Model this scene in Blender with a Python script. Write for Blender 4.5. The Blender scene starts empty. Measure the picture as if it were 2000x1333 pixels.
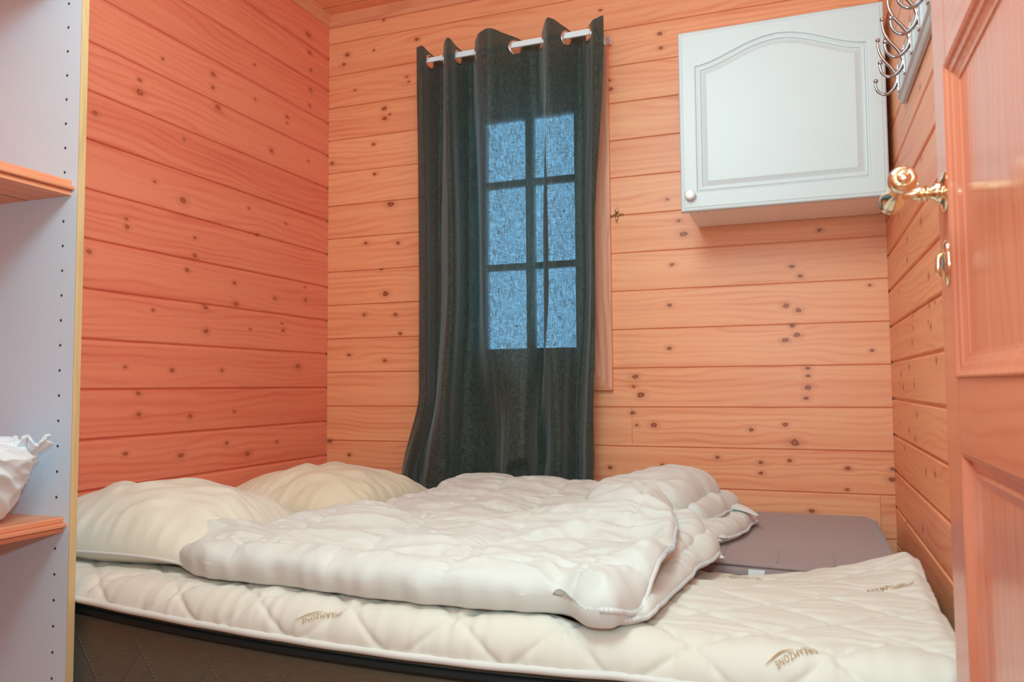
import bpy, bmesh, math, random
import numpy as np
from mathutils import Vector, Matrix, Quaternion
random.seed(7)
sc = bpy.context.scene
COL = sc.collection
PI = math.pi

# ------------------------------------------------------------------ camera
pitch, yaw, roll = 0.0571, -0.3539, -0.0072
CAM = Vector((1.817, -2.741, 0.86))
f = Vector((math.sin(yaw)*math.cos(pitch), math.cos(yaw)*math.cos(pitch), math.sin(pitch)))
r = Vector((math.cos(yaw), -math.sin(yaw), 0)); u = r.cross(f)
r2 = math.cos(roll)*r + math.sin(roll)*u; u2 = -math.sin(roll)*r + math.cos(roll)*u
cd = bpy.data.cameras.new('camera'); cam = bpy.data.objects.new('camera', cd); COL.objects.link(cam)
M = Matrix((r2, u2, -f)).transposed().to_4x4(); M.translation = CAM
cam.matrix_world = M
cd.sensor_width = 36; cd.lens = 1532.4/2000*36; cd.clip_start = 0.02
cd.dof.use_dof = True; cd.dof.focus_distance = 2.5; cd.dof.aperture_fstop = 7
sc.camera = cam

# ------------------------------------------------------------------ light
W = bpy.data.worlds.new('world'); sc.world = W; W.use_nodes = True
bg = W.node_tree.nodes['Background']
bg.inputs[0].default_value = (0.30, 0.66, 1.0, 1); bg.inputs[1].default_value = 8.0      # dusk sky outside

def area(name, loc, aim, sx, sy, power, color):
    l = bpy.data.lights.new(name, 'AREA'); l.shape = 'RECTANGLE'; l.size = sx; l.size_y = sy
    l.energy = power; l.color = color
    o = bpy.data.objects.new(name, l); COL.objects.link(o); o.location = loc
    o.rotation_euler = (Vector(aim)-Vector(loc)).to_track_quat('-Z', 'Y').to_euler(); return o
area('ceiling_bounce', (1.35, -1.45, 2.33), (1.25, -1.0, 0), 1.2, 1.0, 9, (.50, .91, 1.0))  # stands in for flash bounced off the ceiling, no fixture there
lp = bpy.data.lights.new('bounce_fill', 'POINT'); lp.energy = 54; lp.color = (.48, .93, 1.0); lp.shadow_soft_size = 0.22  # added point fill for the ceiling bounce, lifts the upper walls; not a real lamp
lpo = bpy.data.objects.new('bounce_fill', lp); COL.objects.link(lpo); lpo.location = (1.38, -2.02, 2.10)
fl = bpy.data.lights.new('camera_flash', 'POINT'); fl.energy = 27; fl.color = (0.48, 0.92, 1.0); fl.shadow_soft_size = 0.035
flo = bpy.data.objects.new('camera_flash', fl); COL.objects.link(flo); flo.location = (1.80, -2.72, 1.05)
area('hall_fill', (1.55, -3.4, 1.7), (1.1, -1.0, 1.2), 1.0, 1.2, 16, (.48, .91, 1.0))  # added soft fill from behind the camera, no lamp known in the hall

vs = sc.view_settings
vs.view_transform = 'Standard'; vs.look = 'None'; vs.gamma = 1; vs.use_curve_mapping = False
sc.display_settings.display_device = 'sRGB'
vs.exposure = -0.03
try:
    sc.cycles.max_bounces = 10; sc.cycles.diffuse_bounces = 6; sc.cycles.transparent_max_bounces = 24
except Exception: pass

# ------------------------------------------------------------------ materials
def s2l(c): return tuple(((x/255)/12.92 if x/255 <= .04045 else ((x/255+.055)/1.055)**2.4) for x in c)
def newmat(name):
    m = bpy.data.materials.new(name); m.use_nodes = True
    return m, m.node_tree, m.node_tree.nodes['Principled BSDF']
def N(nt, t, **k):
    n = nt.nodes.new(t)
    for a, b in k.items(): setattr(n, a, b)
    return n
def math_(nt, op, a, b=None, c=None):
    n = nt.nodes.new('ShaderNodeMath'); n.operation = op
    for i, v in enumerate((a, b, c)):
        if v is None: continue
        if isinstance(v, (int, float)): n.inputs[i].default_value = v
        else: nt.links.new(v, n.inputs[i])
    return n.outputs[0]
def comb(nt, x, y, z):
    n = nt.nodes.new('ShaderNodeCombineXYZ')
    for i, v in enumerate((x, y, z)):
        if isinstance(v, (int, float)): n.inputs[i].default_value = v
        else: nt.links.new(v, n.inputs[i])
    return n.outputs[0]
def noise(nt, vec, scale=1, detail=2, rough=.5):
    n = nt.nodes.new('ShaderNodeTexNoise'); n.inputs['Scale'].default_value = scale
    n.inputs['Detail'].default_value = detail; n.inputs['Roughness'].default_value = rough
    nt.links.new(vec, n.inputs['Vector']); return n.outputs['Fac']
def mix(nt, fac, a, b, mode='MIX'):
    n = nt.nodes.new('ShaderNodeMix'); n.data_type = 'RGBA'; n.blend_type = mode
    for i, v in ((0, fac), (6, a), (7, b)):
        if isinstance(v, (int, float)): n.inputs[i].default_value = v
        elif isinstance(v, tuple): n.inputs[i].default_value = (*v[:3], 1)
        else: nt.links.new(v, n.inputs[i])
    return n.outputs[2]
def ramp(nt, fac, a, b):      # smooth 0..1
    n = nt.nodes.new('ShaderNodeMapRange'); n.interpolation_type = 'SMOOTHSTEP'
    n.inputs[1].default_value = a; n.inputs[2].default_value = b
    nt.links.new(fac, n.inputs[0]); return n.outputs[0]
def bump(nt, p, h, strength=.3, dist=.002):
    n = nt.nodes.new('ShaderNodeBump'); n.inputs['Strength'].default_value = strength
    n.inputs['Distance'].default_value = dist
    nt.links.new(h, n.inputs['Height']); nt.links.new(n.outputs[0], p.inputs['Normal'])

def pine(name, light, dark, attr=True, axis=0, rough=.38, knotc=(.30, .075, .028)):
    """lacquered pine; planks carry wpos (along, across, tone) and kn (offset to the nearest knot)"""
    m, nt, p = newmat(name)
    if attr:
        a = N(nt, 'ShaderNodeAttribute', attribute_name='wpos'); k = N(nt, 'ShaderNodeAttribute', attribute_name='kn')
        s = N(nt, 'ShaderNodeSeparateXYZ'); nt.links.new(a.outputs['Vector'], s.inputs[0])
        U, V, T = s.outputs
        s2 = N(nt, 'ShaderNodeSeparateXYZ'); nt.links.new(k.outputs['Vector'], s2.inputs[0])
        ln = N(nt, 'ShaderNodeVectorMath', operation='LENGTH'); nt.links.new(k.outputs['Vector'], ln.inputs[0]); L = ln.outputs['Value']
        wob = noise(nt, comb(nt, math_(nt, 'MULTIPLY', U, 60), math_(nt, 'MULTIPLY', V, 60), T), 1, 2)
        L = math_(nt, 'ADD', L, math_(nt, 'MULTIPLY', math_(nt, 'SUBTRACT', wob, .5), 1.3))
        kx2 = math_(nt, 'MULTIPLY', s2.outputs[0], s2.outputs[0]); ky2 = math_(nt, 'MULTIPLY', s2.outputs[1], s2.outputs[1])
        G = math_(nt, 'EXPONENT', math_(nt, 'MULTIPLY', math_(nt, 'ADD', math_(nt, 'MULTIPLY', kx2, .045), math_(nt, 'MULTIPLY', ky2, .10)), -1))
        V = math_(nt, 'SUBTRACT', V, math_(nt, 'MULTIPLY', math_(nt, 'MULTIPLY', s2.outputs[1], G), .0042))
    else:
        tc = N(nt, 'ShaderNodeTexCoord'); s = N(nt, 'ShaderNodeSeparateXYZ'); nt.links.new(tc.outputs['Object'], s.inputs[0])
        U = s.outputs[axis]; o = [s.outputs[i] for i in range(3) if i != axis]
        V = math_(nt, 'ADD', o[0], o[1]); oi = N(nt, 'ShaderNodeObjectInfo'); T = math_(nt, 'MULTIPLY', oi.outputs['Random'], 1.0)
    T10 = math_(nt, 'MULTIPLY', T, 37)
    warp = noise(nt, comb(nt, math_(nt, 'MULTIPLY', U, 1.6), math_(nt, 'MULTIPLY', V, 7), T10), 1, 2)
    ph = math_(nt, 'ADD', math_(nt, 'MULTIPLY', V, 260), math_(nt, 'MULTIPLY', warp, 34))
    ring = math_(nt, 'POWER', math_(nt, 'ADD', math_(nt, 'MULTIPLY', math_(nt, 'SINE', ph), .5), .5), 2.5)
    broad = noise(nt, comb(nt, math_(nt, 'MULTIPLY', U, .8), math_(nt, 'MULTIPLY', V, 26), T10), 1, 3)
    fine = noise(nt, comb(nt, math_(nt, 'MULTIPLY', U, 9), math_(nt, 'MULTIPLY', V, 420), T10), 1, 3, .6)
    blot = noise(nt, comb(nt, math_(nt, 'MULTIPLY', U, 2.5), math_(nt, 'MULTIPLY', V, 9), T10), 1, 2)
    vis = ramp(nt, blot, .35, .7)
    fac = math_(nt, 'ADD', math_(nt, 'MULTIPLY', ring, math_(nt, 'ADD', math_(nt, 'MULTIPLY', vis, .42), .10)), math_(nt, 'MULTIPLY', ramp(nt, broad, .3, .75), .42))
    fac = math_(nt, 'ADD', fac, math_(nt, 'MULTIPLY', math_(nt, 'SUBTRACT', fine, .5), .30))
    fac = math_(nt, 'ADD', fac, math_(nt, 'MULTIPLY', math_(nt, 'SUBTRACT', T, .5), .35))
    c = mix(nt, fac, light, dark)
    if attr:
        halo = math_(nt, 'SUBTRACT', 1, ramp(nt, L, 1.0, 3.4))
        c = mix(nt, math_(nt, 'MULTIPLY', halo, .30), c, tuple(x*.62 for x in dark))
        c = mix(nt, math_(nt, 'SUBTRACT', 1, ramp(nt, L, .85, 1.12)), c, knotc)
        c = mix(nt, math_(nt, 'MULTIPLY', math_(nt, 'SUBTRACT', 1, ramp(nt, L, .25, .7)), .8), c, tuple(x*1.6 for x in knotc))
    nt.links.new(c, p.inputs['Base Color'])
    p.inputs['Roughness'].default_value = rough
    p.inputs['Specular IOR Level'].default_value = .4
    bump(nt, p, math_(nt, 'ADD', ring, fine), .12, .0008)
    return m

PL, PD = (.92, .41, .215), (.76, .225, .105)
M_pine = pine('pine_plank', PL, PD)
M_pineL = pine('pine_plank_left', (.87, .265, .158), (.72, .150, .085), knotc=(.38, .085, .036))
M_pineX = pine('pine_board_x', (.84, .36, .20), (.60, .17, .085), False, 0)
M_pineY = pine('pine_board_y', (.84, .36, .20), (.58, .16, .08), False, 1)
M_pineZ = pine('pine_board_z', (.86, .40, .26), (.56, .18, .10), False, 2)
M_door = pine('pine_door_z', (.68, .215, .125), (.58, .15, .085), False, 2, .16)
M_doorH = pine('pine_door_y', (.68, .215, .125), (.58, .15, .085), False, 1, .16)
M_oak = pine('oak_edge', (.66, .47, .24), (.50, .31, .14), False, 2, .5)

def plain(name, c, rough=.5, metal=0, spec=.5, coat=0):
    m, nt, p = newmat(name); p.inputs['Base Color'].default_value = (*c, 1); p.inputs['Roughness'].default_value = rough
    p.inputs['Metallic'].default_value = metal; p.inputs['Specular IOR Level'].default_value = spec
    p.inputs['Coat Weight'].default_value = coat
    tc = N(nt, 'ShaderNodeTexCoord'); n = noise(nt, tc.outputs['Object'], 90, 2)
    bump(nt, p, n, .03 if metal else .05, .0005)
    return m
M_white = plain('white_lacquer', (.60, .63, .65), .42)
M_white_body = plain('white_melamine', (.92, .90, .88), .45)
M_mel = plain('white_shelf_melamine', (.66, .83, 1.0), .4)
M_hole = plain('dark_hole', (.16, .13, .12), .9)
M_rod = plain('white_rod', (.80, .84, .88), .3)
M_chrome = plain('dark_chrome', (.42, .40, .42), .16, 1)
M_steel = plain('steel', (.72, .72, .74), .25, 1)
M_grommet = plain('grommet_copper_chrome', (.86, .74, .68), .18, 1)
M_brass = plain('polished_brass', (.90, .82, .60), .10, 1)
M_obrass = plain('old_brass', (.60, .46, .26), .25, 1)
M_ceram = plain('white_knob', (.84, .85, .84), .15, 0, .6, .5)
M_black = plain('black_cloth', (.010, .012, .012), .8)
M_strip = plain('greygreen_cloth', (.085, .095, .08), .9)
M_brownish = plain('brown_print', (.42, .22, .06), .8)
M_label = plain('white_label', (.8, .8, .8), .7)
M_plain_floor = plain('floor_board', (.45, .22, .12), .5)

def cloth(name, c, c2=None, weave=900, wb=.12, rough=.85, sheen=.2):
    m, nt, p = newmat(name)
    tc = N(nt, 'ShaderNodeTexCoord'); s = N(nt, 'ShaderNodeSeparateXYZ'); nt.links.new(tc.outputs['Object'], s.inputs[0])
    big = noise(nt, tc.outputs['Object'], 4, 3)
    cc = mix(nt, ramp(nt, big, .35, .7), c, c2 or tuple(x*.93 for x in c))
    fine = noise(nt, tc.outputs['Object'], weave, 2)
    nt.links.new(cc, p.inputs['Base Color'])
    p.inputs['Roughness'].default_value = rough; p.inputs['Specular IOR Level'].default_value = .25
    p.inputs['Sheen Weight'].default_value = sheen
    bump(nt, p, fine, wb, .0006)
    return m
M_duvet = cloth('white_cotton', (.68, .665, .63), (.66, .645, .605))
M_pillow = cloth('cream_cotton', (.76, .71, .61), (.74, .68, .57))
M_pillow2 = cloth('cream_cotton_yellower', (.80, .73, .57), (.78, .70, .53))
M_topper = cloth('topper_cotton', (.70, .635, .56), (.68, .61, .53))
M_hem = cloth('hem_cotton', (.70, .65, .61))
M_stitch = plain('grey_stitch', (.45, .45, .50), .8)
M_bag = cloth('white_bag', (.78, .82, .88), None, 300, .05, .6)

def greyfab(name, c1, c2, sc1=700):
    m, nt, p = newmat(name)
    tc = N(nt, 'ShaderNodeTexCoord')
    n1 = noise(nt, tc.outputs['Object'], sc1, 3, .7)
    mp = N(nt, 'ShaderNodeMapping'); mp.inputs['Scale'].default_value = (30, 30, 260); nt.links.new(tc.outputs['Object'], mp.inputs[0])
    n2 = noise(nt, mp.outputs[0], 1, 3)
    nt.links.new(mix(nt, math_(nt, 'MULTIPLY', math_(nt, 'ADD', n1, n2), .5), c1, c2), p.inputs['Base Color'])
    p.inputs['Roughness'].default_value = .95; p.inputs['Specular IOR Level'].default_value = .1
    p.inputs['Sheen Weight'].default_value = .3
    bump(nt, p, n1, .2, .001)
    return m
M_grey = greyfab('mauve_grey_cloth', (.30, .205, .20), (.37, .26, .255), 500)
M_brown = greyfab('brown_marl_cloth', (.060, .040, .024), (.18, .13, .085), 350)
M_thread = plain('grey_thread', (.15, .12, .09), .8)

def curtain_mat():
    m, nt, p = newmat('dark_green_curtain')
    tc = N(nt, 'ShaderNodeTexCoord')
    mp = N(nt, 'ShaderNodeMapping'); mp.inputs['Scale'].default_value = (430, 430, 45); nt.links.new(tc.outputs['Object'], mp.inputs[0])
    mp2 = N(nt, 'ShaderNodeMapping'); mp2.inputs['Scale'].default_value = (60, 60, 520); nt.links.new(tc.outputs['Object'], mp2.inputs[0])
    a = noise(nt, mp.outputs[0], 1, 2); b = noise(nt, mp2.outputs[0], 1, 2)
    w = math_(nt, 'MULTIPLY', math_(nt, 'ADD', a, b), .5)
    nt.links.new(mix(nt, ramp(nt, w, .38, .62), (.012, .024, .020), (.062, .078, .064)), p.inputs['Base Color'])
    p.inputs['Roughness'].default_value = .62; p.inputs['Specular IOR Level'].default_value = .35
    p.inputs['Sheen Weight'].default_value = .24
    bump(nt, p, w, .25, .0008)
    tr = N(nt, 'ShaderNodeBsdfTransparent'); tr.inputs[0].default_value = (.80, .95, 1.0, 1)
    tl = N(nt, 'ShaderNodeBsdfTranslucent'); tl.inputs[0].default_value = (.05, .12, .13, 1)
    mx0 = N(nt, 'ShaderNodeMixShader'); mx0.inputs[0].default_value = .12
    out = nt.nodes['Material Output']
    nt.links.new(p.outputs[0], mx0.inputs[1]); nt.links.new(tl.outputs[0], mx0.inputs[2])
    mx = N(nt, 'ShaderNodeMixShader')
    nt.links.new(math_(nt, 'MULTIPLY', ramp(nt, math_(nt, 'SUBTRACT', 1, w), .32, .68), .115), mx.inputs[0])
    nt.links.new(mx0.outputs[0], mx.inputs[1]); nt.links.new(tr.outputs[0], mx.inputs[2])
    nt.links.new(mx.outputs[0], out.inputs['Surface'])
    return m
M_curtain = curtain_mat()
def glass_mat():
    m, nt, p = newmat('window_glass'); out = nt.nodes['Material Output']
    tr = N(nt, 'ShaderNodeBsdfTransparent'); gl = N(nt, 'ShaderNodeBsdfGlossy'); gl.inputs['Roughness'].default_value = .02
    mx = N(nt, 'ShaderNodeMixShader'); fr = N(nt, 'ShaderNodeFresnel'); fr.inputs[0].default_value = 1.45
    nt.links.new(fr.outputs[0], mx.inputs[0]); nt.links.new(tr.outputs[0], mx.inputs[1]); nt.links.new(gl.outputs[0], mx.inputs[2])
    nt.links.new(mx.outputs[0], out.inputs['Surface']); return m
M_glass = glass_mat()

# ------------------------------------------------------------------ helpers
def empty(name, loc=(0, 0, 0), label=None, cat=None, group=None, kind=None):
    o = bpy.data.objects.new(name, None); COL.objects.link(o); o.location = loc; o.empty_display_size = .05
    return tag(o, label, cat, group, kind)
def tag(o, label=None, cat=None, group=None, kind=None):
    if label: o['label'] = label
    if cat: o['category'] = cat
    if group: o['group'] = group
    if kind: o['kind'] = kind
    return o
def link(name, me, mat, parent=None, smooth=False, label=None):
    if mat is not None and not me.materials: me.materials.append(mat)
    o = bpy.data.objects.new(name, me); COL.objects.link(o)
    if parent is not None:
        o.parent = parent
        pm = Matrix.Identity(4); q = parent
        while q is not None: pm = Matrix.Translation(q.location) @ pm; q = q.parent
        o.matrix_parent_inverse = Matrix.Identity(4)
        me.transform(pm.inverted()) if not me.get('local') else None
    if smooth:
        me.polygons.foreach_set('use_smooth', [True]*len(me.polygons))
    if label: o['label'] = label
    return o
def pyd(name, V, F, mat, parent=None, smooth=False, label=None, auto=None):
    me = bpy.data.meshes.new(name); me.from_pydata([tuple(map(float, v)) for v in V], [], F); me.validate(); me.update()
    if smooth:
        b_ = bmesh.new(); b_.from_mesh(me); bmesh.ops.recalc_face_normals(b_, faces=b_.faces); b_.to_mesh(me); b_.free()
    o = link(name, me, mat, parent, smooth, label)
    if auto: 
        try: me.set_sharp_from_angle(angle=auto)
        except Exception: pass
    return o
def bmo(name, bm, mat, parent=None, smooth=False, label=None, bevel=0, auto=None):
    if bevel:
        bmesh.ops.bevel(bm, geom=[e for e in bm.edges], offset=bevel, segments=2, affect='EDGES', profile=.7)
    bmesh.ops.recalc_face_normals(bm, faces=bm.faces)
    me = bpy.data.meshes.new(name); bm.to_mesh(me); bm.free()
    o = link(name, me, mat, parent, smooth, label)
    if auto:
        try: me.set_sharp_from_angle(angle=auto)
        except Exception: pass
    return o
def box(bm, x0, x1, y0, y1, z0, z1):
    v = [bm.verts.new(p) for p in ((x0,y0,z0),(x1,y0,z0),(x1,y1,z0),(x0,y1,z0),(x0,y0,z1),(x1,y0,z1),(x1,y1,z1),(x0,y1,z1))]
    for q in ((0,3,2,1),(4,5,6,7),(0,1,5,4),(1,2,6,5),(2,3,7,6),(3,0,4,7)): bm.faces.new([v[i] for i in q])
def bx(name, x0, x1, y0, y1, z0, z1, mat, parent=None, bevel=.002, label=None):
    bm = bmesh.new(); box(bm, x0, x1, y0, y1, z0, z1); return bmo(name, bm, mat, parent, False, label, bevel)
def tubeVF(pts, rad, seg=8, closed=False, ry=None, off=0):
    """tube along pts; rad scalar or list"""
    pts = [Vector(p) for p in pts]; n = len(pts); V = []; F = []
    rads = rad if isinstance(rad, (list, tuple)) else [rad]*n
    up = Vector((0, 0, 1)); prev = None
    for i, p in enumerate(pts):
        a = pts[(i-1) % n] if (closed or i > 0) else p; b = pts[(i+1) % n] if (closed or i < n-1) else p
        t = (b-a).normalized() if (b-a).length > 1e-9 else Vector((0, 0, 1))
        if prev is None:
            nrm = t.cross(up) if abs(t.dot(up)) < .95 else t.cross(Vector((1, 0, 0)))
        else: nrm = prev - t*prev.dot(t)
        nrm.normalize(); prev = nrm; bn = t.cross(nrm)
        for k in range(seg):
            an = 2*PI*k/seg
            V.append(p + rads[i]*(math.cos(an)*nrm + math.sin(an)*bn))
    m = n if closed else n-1
    for i in range(m):
        for k in range(seg):
            F.append((off+i*seg+k, off+i*seg+(k+1) % seg, off+((i+1) % n)*seg+(k+1) % seg, off+((i+1) % n)*seg+k))
    if not closed:
        F.append(tuple(off+k for k in range(seg))[::-1]); F.append(tuple(off+(n-1)*seg+k for k in range(seg)))
    return V, F
def tube(name, pts, rad, mat, parent=None, seg=8, closed=False, label=None):
    V, F = tubeVF(pts, rad, seg, closed); return pyd(name, V, F, mat, parent, True, label)
def lathe(name, base, axis, prof, mat, parent=None, seg=24, label=None):
    """prof: (distance along axis, radius)"""
    ax = Vector(axis).normalized(); base = Vector(base)
    pts = [base+ax*d for d, _ in prof]
    t = ax; nrm = t.cross(Vector((0, 0, 1))) if abs(t.z) < .95 else t.cross(Vector((1, 0, 0))); nrm.normalize(); bn = t.cross(nrm)
    V = []; F = []
    for (d, rr), p in zip(prof, pts):
        rr = max(rr, 1e-5)
        for k in range(seg):
            an = 2*PI*k/seg; V.append(p+rr*(math.cos(an)*nrm+math.sin(an)*bn))
    for i in range(len(prof)-1):
        for k in range(seg): F.append((i*seg+k, i*seg+(k+1) % seg, (i+1)*seg+(k+1) % seg, (i+1)*seg+k))
    F.append(tuple(range(seg))[::-1]); F.append(tuple((len(prof)-1)*seg+k for k in range(seg)))
    return pyd(name, V, F, mat, parent, True, label, auto=math.radians(50))
def ballprof(rr, n=8, d0=0): return [(d0+rr-rr*math.cos(PI*i/n), rr*math.sin(PI*i/n)) for i in range(n+1)]
def catmull(P, n, closed=False):
    P = np.array(P, float); m = len(P)
    if closed: idx = lambda i: P[i % m]
    else:
        Pe = np.vstack([2*P[0]-P[1], P, 2*P[-1]-P[-2]]); idx = lambda i: Pe[i+1]
    segs = m if closed else m-1; T = np.linspace(0, segs, n, endpoint=not closed); out = []
    for t in T:
        i = min(int(t), segs-1); s = t-i
        a, b, c, d = idx(i-1), idx(i), idx(i+1), idx(i+2)
        out.append(.5*((2*b)+(-a+c)*s+(2*a-5*b+4*c-d)*s*s+(-a+3*b-3*c+d)*s**3))
    return np.array(out)
def resample(P, n, closed=False):
    P = np.array(P); Q = np.vstack([P, P[:1]]) if closed else P
    L = np.r_[0, np.cumsum(np.linalg.norm(np.diff(Q, axis=0), axis=1))]
    t = np.linspace(0, L[-1], n, endpoint=not closed)
    return np.stack([np.interp(t, L, Q[:, k]) for k in range(P.shape[1])], 1)
_rng = np.random.RandomState(11); _perm = _rng.permutation(256); _perm = np.r_[_perm, _perm]
_gr = _rng.normal(size=(256, 2)); _gr /= np.linalg.norm(_gr, axis=1)[:, None]
def pn(x, y, seed=0):
    x = np.asarray(x, float)+seed*17.13; y = np.asarray(y, float)+seed*9.71
    xi = np.floor(x).astype(int); yi = np.floor(y).astype(int); xf = x-xi; yf = y-yi
    def g(a, b):
        h = _perm[(_perm[(xi+a) & 255]+yi+b) & 255]; v = _gr[h]; return v[..., 0]*(xf-a)+v[..., 1]*(yf-b)
    U = xf**3*(xf*(xf*6-15)+10); Vv = yf**3*(yf*(yf*6-15)+10)
    return 1.5*((g(0, 0)*(1-U)+g(1, 0)*U)*(1-Vv)+(g(0, 1)*(1-U)+g(1, 1)*U)*Vv)
def ridge(x, y, seed=0): return 1-np.abs(pn(x, y, seed))*2
def sst(x, a, b): t = np.clip((x-a)/(b-a), 0, 1); return t*t*(3-2*t)
def gridF(nu, nv, closedu=False):
    F = []
    for i in range(nu if closedu else nu-1):
        for j in range(nv-1): F.append((i*nv+j, ((i+1) % nu)*nv+j, ((i+1) % nu)*nv+j+1, i*nv+j+1))
    return F

# ------------------------------------------------------------------ room shell
RW, RC = 2.08, 2.385     # room width, ceiling height
FY = -2.35               # front wall
KN_B = [(0.088, 2.232, 3), (0.07, 2.194, 2), (0.41, 2.245, 2), (0.259, 2.35, 1), (0.212, 2.232, 1), (0.362, 2.099, 1), (0.371, 2.077, 1), (0.124, 2.078, 1), (0.262, 1.983, 3), (0.263, 1.941, 3), (0.286, 1.955, 1), (0.213, 1.841, 2), (0.018, 1.784, 2), (0.219, 1.719, 2), (0.291, 1.589, 5), (0.179, 1.44, 2), (0.324, 1.43, 2), (0.248, 1.328, 1), (0.269, 1.23, 4), (0.173, 1.15, 2), (0.313, 1.145, 2), (0.336, 1.069, 2), (0.103, 0.989, 2), (0.267, 0.963, 2), (0.105, 0.588, 2), (0.014, 0.642, 3), (1.159, 2.232, 1), (1.374, 2.108, 2), (1.376, 2.055, 2), (1.188, 1.965, 1), (1.191, 1.932, 3), (1.426, 1.43, 2), (1.388, 1.509, 1), (1.442, 1.383, 4), (1.402, 1.278, 2), (1.39, 1.137, 2), (1.386, 0.986, 2), (1.266, 0.888, 3), (1.258, 0.854, 1), (1.285, 0.825, 4), (1.255, 0.762, 2), (1.268, 0.719, 1), (1.328, 0.72, 3), (1.171, 0.569, 2), (1.355, 0.583, 2), (1.54, 0.614, 2), (1.793, 1.248, 2), (1.819, 1.214, 2), (1.772, 1.119, 3), (1.81, 1.102, 3), (1.791, 1.051, 2), (1.767, 1.004, 3), (1.803, 1.02, 3), (1.834, 0.91, 2), (1.834, 0.885, 2), (1.833, 0.848, 3), (1.827, 0.813, 2), (1.76, 0.726, 2), (1.787, 0.668, 5), (1.652, 0.708, 2), (2.027, 1.174, 1), (2.027, 0.964, 1), (1.945, 0.589, 2), (2.074, 0.59, 2), (2.073, 0.557, 3), (1.942, 0.521, 1), (1.68, 0.6, 2), (1.679, 0.565, 2), (1.771, 0.609, 2), (1.834, 0.448, 2), (1.881, 1.363, 2)]
KN_L = [(-0.149, 2.27, 4), (-0.137, 2.199, 3), (-0.129, 2.131, 2), (-0.128, 2.05, 3), (-0.135, 1.985, 2), (-0.987, 1.773, 2), (-0.986, 1.736, 4), (-0.9, 1.871, 1), (-0.68, 1.905, 3), (-0.681, 1.86, 2), (-0.655, 1.801, 4), (-0.279, 1.89, 2), (-0.279, 1.868, 1), (-0.465, 1.895, 1), (-0.372, 1.733, 3), (-0.142, 1.757, 1), (-0.806, 1.648, 1), (-0.806, 1.451, 4), (-0.923, 1.483, 1), (-1.025, 1.349, 1), (-1.021, 1.327, 2), (-0.752, 1.342, 1), (-0.28, 1.478, 1), (-0.494, 1.493, 1), (-0.442, 1.407, 1), (-1.139, 1.623, 2), (-0.473, 2.02, 1), (-1.149, 1.234, 2), (-0.783, 1.233, 2), (-0.563, 1.219, 2), (-0.343, 1.189, 2), (-0.554, 1.148, 3), (-0.152, 1.202, 2), (-0.159, 1.252, 1), (-0.92, 1.094, 1), (-0.699, 1.124, 3), (-0.695, 1.045, 3), (-0.478, 1.065, 1), (-0.292, 1.073, 2), (-0.299, 1.099, 1), (-1.018, 0.922, 1), (-0.84, 0.915, 2), (-0.62, 0.918, 2), (-0.198, 0.941, 4), (-0.966, 0.785, 2), (-0.968, 0.846, 2), (-0.76, 0.772, 2), (-0.555, 0.78, 1), (-1.01, 0.674, 2), (-0.798, 0.652, 3), (-0.591, 0.675, 2), (-0.484, 0.63, 4), (-0.322, 0.66, 1), (-0.753, 1.285, 2)]
KN_R = [(-0.334, 1.327, 2), (-0.756, 1.229, 2), (-0.504, 1.23, 2), (-0.489, 1.18, 2), (-0.285, 1.117, 1), (-0.838, 1.092, 2), (-0.83, 1.028, 2), (-0.84, 0.981, 2), (-0.55, 1.033, 2), (-0.531, 0.963, 2), (-0.176, 1.018, 1), (-0.453, 0.904, 2), (-0.898, 0.906, 2), (-0.219, 0.858, 1), (-0.17, 0.742, 1), (-0.405, 0.735, 2), (-0.522, 0.72, 2), (-0.69, 0.655, 2), (-0.82, 0.663, 2), (-0.597, 1.623, 3), (-0.811, 1.562, 1), (-0.816, 1.519, 1), (-0.572, 1.573, 1)]
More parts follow.
